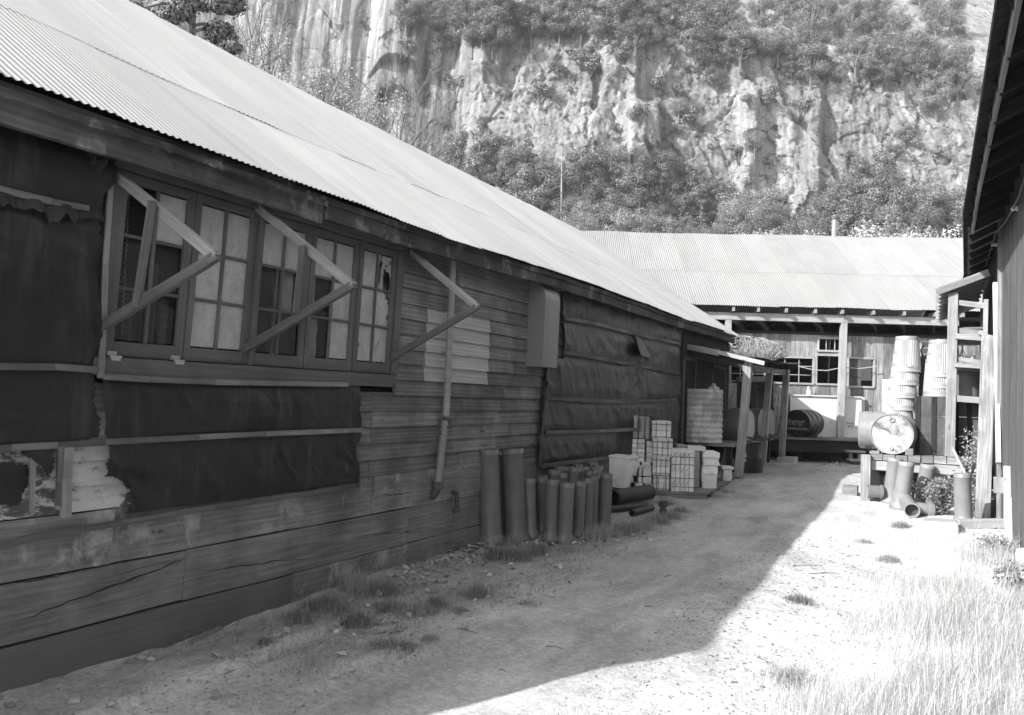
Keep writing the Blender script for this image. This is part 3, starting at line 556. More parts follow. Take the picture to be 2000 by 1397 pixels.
# --- far stretch: dark board wall with two doorways under the lean-to
g = MB(); y = 13.72
while y < 17.45: wd = random.uniform(.13, .2); g.box((X0+.035, y, .2), (X0+.06, min(y+wd-.006, 17.5), 2.75), axis=2, tone=random.random()); y += wd
Lb(g, 'board_wall', 'dark_wood')
for (pa, pb, yt) in ((1326, 1350, 702), (1384, 1410, 718)):
    ya, yb = Wl(pa, 740)[0], Wl(pb, 740)[0]; zt = Wl(pa, yt)[1]; g = MB(); g.box((X0+.062, ya, .3), (X0+.09, ya+.05, zt), axis=2, tone=.8); g.box((X0+.062, yb-.05, .3), (X0+.09, yb, zt), axis=2); g.box((X0+.062, ya, zt), (X0+.09, yb, zt+.06), axis=1)
    d = Lb(g, 'door', 'batten'); g = MB(); g.box((X0+.065, ya+.05, .3), (X0+.08, yb-.05, zt), axis=2); Lb(g, 'door_leaf', 'dark_wood', d)
# corner trim at the tar paper end
g = MB(); a = Wl(1325, 635); b = Wl(1322, 800); g.beam((X0+.09, a[0], a[1]), (X0+.09, b[0], .3), .05, .03, up=(1, 0, 0)); Lb(g, 'corner_trim', 'dark_wood')
# ================================================================== far building: porch on a raised deck under a long iron roof
FA = Vector((math.cos(rd(23.6)), math.sin(rd(23.6)), 0)); FN = Vector((FA.y, -FA.x, 0))
FP = Vector((-2.305, 19.278, 0))
def F(s, d, z): return FP + FA*s - FN*d + Vector((0, 0, z))
def fb(d, px, py):
    p = onpl(FP-FN*d, FN, px, py); return ((p-FP).dot(FA), p.z)
FBT = thing('porch_building', 'long board-walled building with raised open porch and iron roof across the yard end', 'building', F(0, 2, 0))
def Fb(mb, name, mat, parent=None, **k): return mb.build(name, M[mat] if isinstance(mat, str) else mat, parent or FBT, **k)
GF = .25
dz = fb(0, 1600, 856)[1]
SL, SR = -9.0, 4.2
g = MB(); zbeam = fb(0, 1600, 884)[1]
g.beam(F(SL, .05, (dz-.05+zbeam)/2), F(2.05, .05, (dz-.05+zbeam)/2), .09, dz-.05-zbeam, tone=.4); Fb(g, 'deck_beam', 'dark_wood')['label'] = 'heavy dark beam along the deck edge'
g = MB(); d = 0
while d < 1.0: g.beam(F(SL, d, dz-.022), F(3.2, d, dz-.022), .14, .044, jit=.003, tone=random.random()); d += .147
Fb(g, 'deck', 'grey_wood')
for s in (-3.4, -.28, .55, 2.0):
    g = MB(); g.beam(F(s, .35, GF-.2), F(s, .35, zbeam+.05), .2, .2); Fb(g, 'deck_pier', 'dark_wood')
g = MB(); g.beam(F(SL, 1.05, .3), F(SR, 1.05, .3), .05, .9); Fb(g, 'foundation_wall', 'dark_in')
# posts
DPO = .62
for (pt, pb_) in (((1422, 622), (1420, 860)), ((1648, 625), (1640, 862))):
    a = fb(DPO, *pt); b = fb(DPO, *pb_); g = MB(); g.beam(F(b[0], DPO, dz), F(a[0], DPO, a[1]+.02), .14, .14, up=FN, tone=.8); Fb(g, 'porch_post', 'pale_wood', bevel=.006)
# beam along the porch front
z1, z0 = fb(DPO-.05, 1645, 616)[1], fb(DPO-.05, 1645, 631)[1]
s_l, s_r, s_m = fb(.05, 1340, 610)[0]-3, 3.3, fb(DPO-.05, 1649, 620)[0]
for a, b, t in ((s_l, s_m-.004, .8), (s_m+.004, s_r, .7)):
    g = MB(); g.beam(F(a, DPO-.03, (z0+z1)/2), F(b, DPO-.03, (z0+z1)/2), .1, z1-z0, tone=t); Fb(g, 'porch_beam', 'pale_wood', bevel=.006)
# dark strip painted in for the shade above the wall, joists, low porch ceiling of iron
DW = .98; hz = fb(DW, 1600, 655); g = MB(); g.beam(F(SL, DW+.02, hz[1]+.03), F(SR, DW+.02, hz[1]+.03), .08, .08); Fb(g, 'shade_strip', 'dark_in')
for px in (1428, 1476, 1530, 1586, 1638, 1698, 1757, 1818, 1870):
    s, zz = fb(DPO, px, 622); s2, z2_ = fb(DW+.9, px+29-abs(px-1430)*.06, 646); p = F(s, DPO+.02, zz+.03); e = F(s2, DW+.9, z2_); g = MB(); g.beam(F(s, .33, z1+.055), F(s, DPO+.1, z1+.055), .05, .09, tone=.8); g.beam(p, e, .05, .14, tone=.5); Fb(g, 'rafter', 'grey_wood')
g = MB(); n = int((SR-SL)/.1*4)
g.grid(lambda u, v: tuple(F(SL+(SR-SL)*u, DPO+.05+2.5*v, z1+.03+(hz[1]+.45-z1-.03)*v+.01*math.cos(u*(SR-SL)*2*math.pi/.1))), n, 2, 12, 3); Fb(g, 'porch_ceiling', 'zinc_dark', smooth=True)
# main roof
re0 = fb(.33, 1600, 601); RD = 4.9; rdg = fb(RD, 1500, 459)
print('far roof eave z', re0[1], 'ridge', rdg[1], 'deck z', dz, 'beam', z0, z1)
def PF(s, t):
    a = F(s, .33, re0[1]+.012*fbm(s*.5, 2)); b = F(s, RD, rdg[1]+.03*fbm(s*.25, 9)); d = (b-a).normalized(); nn = FA.cross(d); nn = nn if nn.z > 0 else -nn
    return a.lerp(b, t), nn
g = MB(); s = SL; k = 0; WF = math.hypot(RD-.33, rdg[1]-re0[1]); ST = .42
while s < SR+1.5:
    s1 = s+.63
    for (t0, t1, lf) in ((jr(.004), ST+.01, 0), (ST-.005, 1.0, .006)): corr(g, PF, WF, s, s1+.05, t0, t1, 2, random.random(), lift=lf+.004*(k % 2), amp=.009, pitch=.054, per=6)
    s = s1; k += 1
Fb(g, 'roof', 'zinc_far', smooth=True, sharp=60)
g = MB(); g.grid(lambda u, v: tuple(F(SL+(SR+1.5-SL)*u, RD+4*v, rdg[1]-2.2*v)), 8, 2, 12, 4); Fb(g, 'roof', 'zinc_dark')
# end walls and upper body
g = MB()
for s in (SL+.1, SR+1.2): g.add([F(s, 1.0, 0), F(s, RD+3, 0), F(s, RD+3, 4), F(s, RD, rdg[1]-.25), F(s, 1.0, 3.8)], [(0, 1, 2, 3, 4)], [[(0, 0), (3, 0), (3, 4), (1, 6), (0, 4)]])
Fb(g, 'gable_wall', 'dark_wood')
# board wall at the back of the porch with openings
def wf(px, py): return fb(DW, px, py)
OPEN = []   # (s0,s1,z0,z1,kind)
def op(x0, x1, y0, y1, kind): a = wf((x0+x1)/2, y0); b = wf((x0+x1)/2, y1); s0 = wf(x0, (y0+y1)/2)[0]; s1 = wf(x1, (y0+y1)/2)[0]; OPEN.append((s0, s1, b[1], a[1], kind))
op(1422, 1494, 700, 745, 'g6'); op(1505, 1588, 698, 749, 'g6'); op(1593, 1644, 694, 751, 'screen'); op(1655, 1706, 700, 756, 'half'); op(1597, 1647, 661, 686, 'g3'); op(1428, 1452, 655, 678, 'g2'); op(1796, 1836, 668, 704, 'g4'); op(1722, 1722.5, 668, 669, 'x')
OPEN.pop()
g = MB(); s = SL+.3; zt = hz[1]+.0
while s < SR+.9:
    wd = random.uniform(.16, .3); a, b = s, s+wd-.005
    cuts = sorted([(o[2], o[3]) for o in OPEN if o[0] < b and o[1] > a]); 
    inner = [o for o in OPEN if o[0] < b and o[1] > a]
    seams = [dz+.0, wf(1600, 757)[1]+jr(.02), zt]
    def pc(a, b, z0, z1):
        if z1-z0 > .03 and b-a > .01: g.beam(F((a+b)/2, DW-.012+jr(.006), z0), F((a+b)/2, DW-.012, z1), b-a, .024, up=FN, tone=random.random())
    if not inner:
        for z_, zz_ in zip(seams[:-1], seams[1:]): pc(a, b, z_, zz_-.004)
    else:
        # subdivide around openings
        xs = sorted(set([a, b]+[max(a, min(b, v)) for o in inner for v in (o[0], o[1])]))
        for u0, u1 in zip(xs[:-1], xs[1:]):
            um = (u0+u1)/2; zc = dz
            for o in sorted([o for o in inner if o[0] < um < o[1]], key=lambda o: o[2]): pc(u0, u1, zc, o[2]); zc = o[3]
            pc(u0, u1, zc, zt)
    s += wd
Fb(g, 'board_wall', 'grey_wood')
g = MB(); g.beam(F(SL, DW+3, 1.9), F(SR+1, DW+3, 1.9), .02, 3.6); Fb(g, 'inner_wall', 'dark_in')
for (s0, s1, z0_, z1_, kind) in OPEN:
    g = MB(); th = .045; dd = DW-.03
    for a, b in (((s0, z0_), (s0, z1_)), ((s1, z0_), (s1, z1_))): g.beam(F(a[0], dd, a[1]), F(b[0], dd, b[1]), th, .05, up=FN, tone=.9)
    g.beam(F(s0, dd-.004, z0_), F(s1, dd-.004, z0_), .055, th, tone=.8); g.beam(F(s0, dd-.004, z1_), F(s1, dd-.004, z1_), .055, th, tone=.7)
    W = Fb(g, 'window', 'pale_wood')
    if kind[0] == 'g':
        nx = {'g6': 3, 'g3': 3, 'g2': 2, 'g4': 2}[kind]; nz = {'g6': 3, 'g3': 1, 'g2': 1, 'g4': 3}[kind]; b_ = MB()
        for i in range(1, nx): ss = s0+(s1-s0)*i/nx; b_.beam(F(ss, DW, z0_), F(ss, DW, z1_), .02, .02, up=FN)
        for i in range(1, nz): zz = z0_+(z1_-z0_)*i/nz; b_.beam(F(s0, DW-.003, zz), F(s1, DW-.003, zz), .02, .02)
        b_.build('glazing_bar', M['pale_wood'], W)
    p = MB(); p.add([F(s0, DW+.005, z0_), F(s1, DW+.005, z0_), F(s1, DW+.005, z1_), F(s0, DW+.005, z1_)], [(0, 1, 2, 3)], [[(0, 0)]*4])
    p.build('pane', M['glass'], W)
    if kind == 'half':
        p = MB(); sm = wf(1682, 730)[0]; p.beam(F((s0+sm)/2, DW+.04, z0_), F((s0+sm)/2, DW+.04, z1_), sm-s0, .02, up=FN); p.build('window_board', M['post'], W)
        p = MB(); 
        for zz in (.33, .66): p.beam(F(s0, DW-.0, z0_+(z1_-z0_)*zz), F(sm, DW-.0, z0_+(z1_-z0_)*zz), .012, .012)
        p.build('window_grille', M['black'], W)
# dark inner post
a = wf(1663, 662); pass
# stove pipe behind the ridge
p = F(*[fb(RD+.6, 1628, 455)[0], RD+.6, 0]); zt = fb(RD+.6, 1628, 411)[1]
g = MB(); g.tube([(p.x, p.y, rdg[1]-.6), (p.x+.03, p.y, zt-.16)], .078, 16); SP = Fb(g, 'stove_pipe', 'hood', smooth=True)
g = MB(); g.lathe((p.x+.03, p.y, zt-.28), (0, 0, 1), [(.078, 0), (.1, .01), (.1, .08), (.09, .1)], 16)
g.tube([(p.x+.03, p.y, zt-.13)]+[(p.x+.03, p.y, zt-.13+.0)], .06, 8, caps=False)
for a in range(1, 9): pass
g.grid(lambda u, v: (p.x+.03+.11*math.cos(math.pi*u), p.y-.09+.18*v, zt-.11+.11*math.sin(math.pi*u)), 14, 2, .3, .2); g.build('pipe_cap', M['rust'], SP, smooth=True)
# wooden steps at the end of the deck
ST_ = thing('wooden_steps', 'small wooden steps leading up to the porch deck beside the dock post', 'steps', F(fb(-.3, 1673, 900)[0], -.3, GF))
s0, s1 = fb(-.25, 1654, 895)[0], fb(-.25, 1692, 895)[0]
for i, (py, dd) in enumerate(((882, -.1), (899, -.32), (911, -.5))):
    zz = fb(dd, 1672, py)[1]; g = MB(); g.beam(F(s0-.05*(i == 2), dd, zz), F(s1, dd, zz), .24, .045, tone=.7); g.build('tread', M['post'], ST_, bevel=.004)
g = MB(); zt = fb(-.15, 1672, 884)[1]
g.beam(F(s0+.12, -.2, GF-.02), F(s0+.12, -.1, zt-.02), .08, .05, up=FN); g.beam(F(s1-.1, -.2, GF-.02), F(s1-.1, -.1, zt-.02), .08, .05, up=FN); g.build('stringer', M['grey_wood'], ST_)

def lettering(txt, size, P, X, Yv, mat, parent, align='LEFT', sx=1):
    cu = bpy.data.curves.new('lettering', 'FONT'); cu.body = txt; cu.size = size; cu.extrude = .0008; cu.align_x = align; cu.space_character = sx
    to = bpy.data.objects.new('tmp', cu); C.objects.link(to); dg = bpy.context.evaluated_depsgraph_get(); me = bpy.data.meshes.new_from_object(to.evaluated_get(dg)); bpy.data.objects.remove(to)
    X = Vector(X).normalized(); Yv = Vector(Yv).normalized(); N = X.cross(Yv); mt = Matrix((X, Yv, N)).transposed().to_4x4(); root = parent
    while root.parent: root = root.parent
    mt.translation = Vector(P)-root.location; me.transform(mt); me.materials.clear(); me.materials.append(mat); o = bpy.data.objects.new('lettering', me); C.objects.link(o); o.parent = parent; return o
# --- drums
def drum_prof(R, L, hoops=(.33, .66), rim=.012, rib=0):
    P = [(R-.02, 0.012), (R-.012, 0), (R, 0), (R, .02), (R-.006, .03)]
    t = .03
    if rib:
        n = int((L-.06)/rib)
        for i in range(n): t0 = .03+(L-.06)*i/n; e = (L-.06)/n; P += [(R-.006, t0+e*.25), (R+.006, t0+e*.5), (R-.006, t0+e*.75)]
    else:
        for h in hoops: P += [(R-.006, h*L-.03), (R+.008, h*L-.012), (R+.008, h*L+.012), (R-.006, h*L+.03)]
    P += [(R-.006, L-.03), (R, L-.02), (R, L), (R-.012, L), (R-.02, L-.012)]
    return P
def drum(name, label, base, axis, R, L, side, endm, rib=0, hoops=(.33, .66), group=None, bungs=True, cat='drum'):
    T = thing(name, label, cat, Vector(base), group=group); ax = Vector(axis).normalized()
    g = MB(); g.lathe(base, ax, drum_prof(R, L, hoops, rib=rib), 48); g.build('shell', M[side], T, smooth=True, sharp=60)
    for t, nm in ((.012, 'drum_head'), (L-.012, 'drum_head')):
        g = MB(); g.lathe(Vector(base)+ax*t, ax, [(.0005, 0), (R*.5, -.002), (R-.02, 0)], 48); g.build(nm, M[endm], T)
    if bungs:
        x = ax.orthogonal().normalized(); up = (Vector((0, 0, 1))-ax*ax.z).normalized() if abs(ax.z) < .9 else Vector((1, 0, 0))
        for u, r_ in ((up*R*.72, .04), (up*-R*.72, .025)):
            g = MB(); g.lathe(Vector(base)+u, ax*-1, [(r_, -.012), (r_, .008), (r_*.75, .012), (r_*.7, .004), (.001, .004)], 16); g.build('bung', M[endm], T)
    return T
# black drum lying on the deck
c = F(*[fb(.05, 1556, 829)[0], .05, 0]); R_ = .3; c.z = dz+R_+.01
axd = (Vector((-FN.x, -FN.y, 0)) + FA*.75).normalized()
D1 = drum('oil_drum', 'black drum with white stencilled writing lying on the porch deck', c, axd, R_, .86, 'black', 'black')
N_ = -axd; X_ = Vector((0, 0, 1)).cross(N_).normalized(); Uv = Vector((0, 0, 1)); hd_ = c+N_*.004
for txt, sz, x, z, sp in (('AMOCO', .035, -.2, .075, 1), ('THE BARTONAN', .06, -.22, .02, .85), ('CA TSO TELS', .06, -.22, -.035, 1.0), ('COMMON SOLVENT', .058, -.22, -.14, .85), ('M.P.', .03, .05, -.075, 1)):
    lettering(txt if txt != 'AMOCO' else 'NET', sz, hd_+X_*x+Uv*z, X_, Uv, M['letter'], D1, sx=sp)
ch = thing('wedge_block', 'dark wooden chock under the right side of the black drum', 'wood block', F(fb(.4, 1580, 855)[0], .4, dz)); g = MB(); s = fb(.4, 1574, 853)[0]; g.add([F(s-.12, .03, dz), F(s+.14, .03, dz), F(s+.14, .03, dz+.1), F(s-.12, .2, dz), F(s+.14, .2, dz), F(s+.14, .2, dz+.1)], [(0, 1, 2), (5, 4, 3), (1, 4, 5, 2), (0, 2, 5, 3), (0, 3, 4, 1)], [[(0, 0)]*3]*2+[[(0, 0)]*4]*3); g.build('block', M['dark_wood'], ch)
# big white panel doors leaning on edge
for i, (x0, x1, yt, yb, d, mt, lab) in enumerate(((1543, 1683, 772, 856, .78, 'white_paint', 'large white panel standing on edge on the porch deck, in front of the others'), (1560, 1689, 774, 850, .86, 'white_paint', 'white panel leaning directly behind the large front panel'))):
    s0, s1 = fb(d, x0, 820)[0], fb(d, x1, 820)[0]; zt = fb(d, x0+40, yt)[1]; T = thing('large_board', lab, 'panel', F((s0+s1)/2, d, dz)); g = MB()
    g.beam(F((s0+s1)/2, d, dz+.01), F((s0+s1)/2, d+.03, zt), s1-s0, .03, up=FN, tone=.5); g.build('panel_sheet', M[mt], T, bevel=.004)
    if i == 0:
        e = MB(); e.beam(F(s0, d-.03, zt-.005), F(s1, d-.03, zt-.005), .03, .02); e.build('edging', M['white_paint'], T); e = MB(); e.beam(F(s0, d-.03, dz+.02), F(s1, d-.03, dz+.02), .03, .02); e.build('edging', M['white_paint'], T)
        P = F(fb(d-.02, 1652, 828)[0], d-.022, fb(d-.02, 1652, 828)[1]); lettering('FRAGILE', .05, P+Vector((0, 0, 0)), FA, (0, 0, 1), M['letter_d'], T); lettering('NO 50', .07, P+FA*.05+Vector((0, 0, -.08)), FA, (0, 0, 1), M['letter_d'], T, sx=1.1)
        lettering('UP', .05, P-FA*.36, FA, (0, 0, 1), M['letter_d'], T)
# white flat sheet behind the cans
s0, s1 = fb(.3, 1724, 780)[0], fb(.3, 1748, 780)[0]; zt = fb(.3, 1730, 741)[1]; T = thing('white_sheet', 'tall narrow white board standing beside the left stack of bins', 'board', F(s0, .3, dz)); g = MB(); g.beam(F((s0+s1)/2+.2, .3, dz), F((s0+s1)/2+.2, .32, zt), s1-s0+.4, .03, up=FN); g.build('board', M['white_paint'], T)
# slatted pallet standing up at the left of the deck, dark gate frame, white trestle frames
s0, s1 = fb(.7, 1506, 800)[0], fb(.7, 1532, 800)[0]; z0_, z1_ = dz, fb(.7, 1515, 769)[1]; T = thing('pallet', 'pale slotted pallet standing on end on the left of the porch', 'pallet', F(s0, .7, dz)); g = MB()
for i in range(5): ss = s0+(s1-s0)*i/4; g.beam(F(ss-.05, .6, z0_), F(ss+.07, .78, z1_), .05, .05, up=FN, tone=.8)
for i in range(5): zz = z0_+(z1_-z0_)*(.06+.9*i/4); g.beam(F(s0-.04, .6+.04*i, zz), F(s1+.08, .6+.04*i, zz), .03, .1, tone=.8)
g.build('slats', M['pale_wood'], T)
MS = lambda px, py, d: F(*(lambda q: (q[0], d, q[1]))(fb(d, px, py)))
T = thing('metal_cabinet', 'dark steel cabinet frame with a grey door behind the ribbed drums', 'cabinet', MS(1470, 850, .68)); g = MB()
for px in (1441, 1468, 1503): a = MS(px, 746, .68); b = MS(px, 860, .68); g.beam(F((b-FP).dot(FA), .68, dz), a, .1, .3, up=FN)
a = MS(1440, 744, .68); b = MS(1506, 746, .68); g.beam(a, b, .35, .14); g.build('frame', M['black'], T)
g = MB(); a = MS(1478, 752, .8); g.beam(F((a-FP).dot(FA), .8, dz), a, .34, .03, up=FN); g.build('door', M['drum_grey'], T)
g = MB(); g.tube([MS(1446, 760, .6), MS(1492, 759, .6)], .02, 8); g.tube([MS(1468, 752, .6), MS(1466, 800, .6)], .03, 8); g.build('latch_bar', M['rust'], T)
g = MB(); a, b = MS(1441, 741, .5), MS(1502, 741, .5); g.beam(a, b, .3, .12); g.build('top_board', M['drum_grey'], T)
T = thing('trestle', 'white wooden trestle frames stacked in the sun beyond the workshop corner', 'trestle', MS(1431, 830, .5)); g = MB(); d = .5
for (x0, y0, x1, y1) in ((1423, 752, 1420, 862), (1428, 755, 1426, 862), (1436, 750, 1434, 862), (1422, 760, 1439, 762), (1421, 777, 1438, 777), (1421, 781, 1438, 785), (1420, 787, 1438, 789), (1424, 752, 1438, 751), (1421, 793, 1437, 794), (1425, 770, 1437, 764), (1430, 756, 1427, 795)): g.beam(MS(x0, y0, d), MS(x1, y1, d), .06, .05, up=FN, tone=random.random())
for x in (1421, 1427, 1435): a = MS(x, 800, d); g.beam((a.x, a.y, dz), a, .05, .05, up=FN)
g.build('frame', M['white_paint'], T)
# flower-like bits on the sill
T = thing('bottle', 'small pale bottle standing on the ledge behind the white panel', 'bottle', MS(1579, 767, .8)); g = MB(); b = MS(1579, 772, .8); g.lathe(b, (0, 0, 1), [(.001, 0), (.05, 0), (.05, .1), (.02, .14), (.02, .2), (.001, .2)], 12); g.build('body', M['curtain'], T, smooth=True)
# wire strung across the porch windows
g = MB(); pts = [MS(x, y, .8) for x, y in ((1560, 716), (1590, 723), (1615, 724), (1645, 718), (1680, 720), (1712, 716))]; g.tube(pts, .012, 6); T = tag(g.build('cable', M['wire']), 'thin pale cable sagging across the porch windows', 'cable')
# ================================================================== lean-to shed on posts between the workshop and the porch
LT = thing('lean_to_shed', 'sagging open lean-to roof on rough timber posts against the workshop corner', 'shed', (-3.2, 16, .25))
def Lt(mb, name, mat, parent=None, **k): return mb.build(name, M[mat], parent or LT, **k)
YF = 14.2
A_ = onY(YF, 1322, 671); B_ = onY(YF, 1495, 704); D_ = onx(B_.x, 1566, 713)
def LR(u, v):  # u outwards, v away
    p = Vector((X0+.08, YF, A_.z)).lerp(B_, u); p.z -= .05*math.sin(math.pi*u); p.y += (D_.y-YF)*v; p.z += (D_.z-B_.z)*v*u*1.0-.04*math.sin(math.pi*v); return p
g = MB(); g.grid(lambda u, v: tuple(LR(u, v)+Vector((0, 0, .03+.012*fbm(u*6, v*9)))), 14, 14, 1.4, 4.3); g.grid(lambda u, v: tuple(LR(u, v)+Vector((0, 0, .008))), 14, 14, 1.4, 4.3)
for k in range(22): v = random.random(); u = random.random(); p = LR(u, v); g.beam(p+Vector((-.1, 0, .045)), p+Vector((.12, .1, .05)), .1, .006)
Lt(g, 'roof', 'zinc_dark')
g = MB(); a = A_+Vector((.02, -.03, -.02)); b = onY(YF-.03, 1405, 690); g.beam(a, b, .03, .1, tone=.5); Lt(g, 'fascia_board', 'post')
g = MB(); a = onY(YF-.06, 1402, 688); b = onY(YF-.06, 1493, 710); g.beam(a, b, .03, .07, tone=.9); Lt(g, 'fascia_board', 'pale_wood')['label'] = 'pale short fascia board catching the sun'
g = MB(); g.beam(A_+Vector((0, .1, -.16)), onY(YF+.1, 1450, 712), .05, .12); Lt(g, 'beam', 'dark_wood')
for k in range(7):
    v = (k+.5)/7; p = LR(.05, v); q_ = LR(.97, v); g = MB(); g.beam(p+Vector((0, 0, -.05)), q_+Vector((0, 0, -.05)), .04, .09); Lt(g, 'rafter', 'dark_wood')
g = MB(); b1 = onY(YF+.2, 1458, 712); e = LR(.72, .98); g.beam(LR(.72, .02)+Vector((0, 0, -.16)), e+Vector((0, 0, -.16)), .07, .12); Lt(g, 'beam', 'grey_wood')
for (pt, pb, Y, mt, w_) in (((1462, 706), (1443, 932), 14.35, 'post', .135), ((1503, 722), (1489, 908), 16.7, 'post', .125), ((1536, 722), (1527, 893), 18.6, 'grey_wood', .125)):
    a = onY(Y, *pt); b = onY(Y, *pb); b.z = min(b.z, gz(0, Y)+.1); g = MB(); g.beam(b, a, w_, w_, up=(0, 1, 0), jit=.006, tone=.7); Lt(g, 'post', mt, bevel=.008)
T = thing('stone_block', 'squared stone block under the rearmost lean-to post', 'stone block', onY(18.5, 1536, 905)); p = onY(18.55, 1535, 898); g = MB(); g.box((p.x-.18, 18.4, .2), (p.x+.2, 18.8, .37), jit=.015); g.build('block', M['concrete'], T, bevel=.01)
# roll of chicken wire lying on the lean-to roof
c = onx(-2.85, 1486, 684); g = MB(); rn = random.Random(3)
rc0 = Vector(c); ax = Vector((.75, .2, -.08)).normalized(); e1 = Vector((0, 1, 0)); e2 = ax.cross(e1).normalized(); e1 = e2.cross(ax)
for k in range(330):
    a0 = rn.uniform(0, 6.28); t0 = rn.uniform(-.36, .36); da = rn.choice((-1, 1))*rn.uniform(1.2, 2.6); r0 = rn.choice((.235, .23, .2, .14))*rn.uniform(.92, 1.03); pts = []
    for j in range(6): a = a0+da*j/5; t = t0+rn.uniform(.01, .05)*j*(1 if k % 2 else -1); r = r0*(1-.7*max(0, t)**1.3/.36) if t > 0 else r0; pts.append(rc0+ax*t+e1*(r*math.cos(a))*1.15+e2*(r*math.sin(a))*1.0)
    g.tube(pts, .0035, 3, caps=False)
tag(g.build('wire_roll', M['wire']), 'tangled roll of chicken wire lying on the lean-to roof', 'wire roll')
# tank on a bench
def atd(px, py, d): r_ = ray(px, py); return EYEP + r_*(d/r_.dot(FW))
R_ = 44/1600*14.6; tc = atd(1366, 812, 14.6); Yt = tc.y; tb = atd(1366, 864, 14.3); tc.z = tb.z; H_ = atd(1366, 760, 14.3).z-tb.z
TK = thing('water_tank', 'upright corrugated tank with peeling pale paint standing on a bench', 'tank', tc); g = MB(); P = [(.001, 0), (R_, 0)]
for i in range(101): t = i/100; P.append((R_+.007*math.cos(t*2*math.pi*9.5), H_*t))
P += [(R_-.02, H_), (R_-.03, H_-.02), (.001, H_-.01)]; g.lathe(tc, (0, 0, 1), P, 64); g.build('shell', M['tank'], TK, smooth=True, sharp=60)
g = MB(); p = onY(Yt-.1, 1394, 758); p.z = tc.z+H_; g.lathe(p, (0, 0, 1), [(.1, -.01), (.1, .03), (.08, .05), (.03, .06), (.03, .09), (.001, .09)], 20); g.tube([p+Vector((-.04, 0, .05)), p+Vector((-.03, 0, .1)), p+Vector((.03, 0, .1)), p+Vector((.04, 0, .05))], .008, 6); g.build('lid', M['tank'], TK, smooth=True)
BN = thing('work_bench', 'low plank bench carrying the peeling tank and the ribbed drums', 'bench', (-3.1, 16, .25)); g = MB(); zt = tc.z
g.beam((-3.44, 14.3, zt-.03), (-3.44, 18.3, zt-.03), .8, .05); g.build('bench_top', M['grey_wood'], BN)
for y in (14.4, 15.6, 16.9, 18.1): g = MB(); g.box((-3.18, y, .2), (-3.1, y+.09, zt-.06), axis=2); g.build('leg', M['dark_wood'], BN)
for y in (14.4, 15.6, 16.9, 18.1): g = MB(); g.box((-3.75, y, .2), (-3.67, y+.09, zt-.06), axis=2); g.build('leg', M['dark_wood'], BN)
# ribbed drums on their sides
Yd = 15.9; a = onY(Yd, 1467, 834); c0 = Vector((a.x-.02, Yd, a.z)); rr = (onY(Yd, 1465, 800).z-onY(Yd, 1465, 867).z)/2
drum('ribbed_drum', 'grey ribbed drum on its side next to the peeling tank', c0+Vector((-.62, .1, .0)), Vector((1, -.12, 0)), rr, .62, 'drum_grey', 'grey_panel', rib=.055, group='ribbed drums lying under the lean-to', bungs=False)
for i, (px, Y, mt, lab) in enumerate(((1452+38, 17.0, 'drum_grey', 'ribbed drum on its side between the two nearer lean-to posts'), (1508, 17.75, 'drum_grey', 'furthest ribbed drum, ending just behind the second lean-to post'))):
    a = onY(Y, px, 830); r2 = .32; drum('ribbed_drum', lab, Vector((a.x-.62, Y, a.z-.0)), Vector((1, -.1, 0)), r2, .62, mt, 'drum_grey', rib=.05, group='ribbed drums lying under the lean-to', bungs=False)
# stacked board ends and tangled cable under the drums
g = MB()
for k in range(9): y = 15.1+k*.34; g.beam((-3.3, y, .3), (-3.25, y+.08, .3+(zt-.36)*random.uniform(.7, .95)), .3, .03, up=(0, 1, 0), tone=random.random())
T = tag(g.build('board_stack', M['grey_wood']), 'old boards stacked on edge under the ribbed drums', 'boards', kind=None)
g = MB(); pts = []
for k in range(14):
    c = Vector((-3.0+jr(.12), 15.5+jr(.2)+k*.17, zt+.02)); pts += [c+Vector((.12*math.cos(a*1.1+k), .12*math.sin(a*1.1+k), .05*math.sin(a*2)+.02)) for a in range(6)]
g.tube(pts, .01, 5)
tag(g.build('cable_tangle', M['rust']), 'tangle of rusty cable and fittings below the ribbed drums', 'cable')
# open topped black barrel behind the front post
Y = 15.1; c = onY(Y, 1447, 925); bl = onY(Y, 1412, 910).x; brr = onY(Y, 1483, 910).x; R_ = (brr-bl)/2; c = Vector(((bl+brr)/2, Y+R_, gz(0, Y))); H_ = .52
T = thing('open_barrel', 'low open-topped black barrel with a pale label behind the front post', 'barrel', c); g = MB()
g.lathe(c, (0, 0, 1), [(.001, .02), (R_-.01, .02), (R_, 0), (R_, H_*.45), (R_+.008, H_*.5), (R_, H_*.55), (R_, H_-.02), (R_+.008, H_), (R_-.012, H_), (R_-.012, .04), (.001, .04)], 40); g.build('shell', M['black'], T, smooth=True, sharp=50)
g = MB(); g.grid(lambda u, v: (lambda a: (c.x+(R_+.003)*math.cos(a), c.y+(R_+.003)*math.sin(a), c.z+.2+.16*v))(math.pi*1.5-.05+.33*u), 5, 1); g.build('label', M['paper'], T, smooth=True)
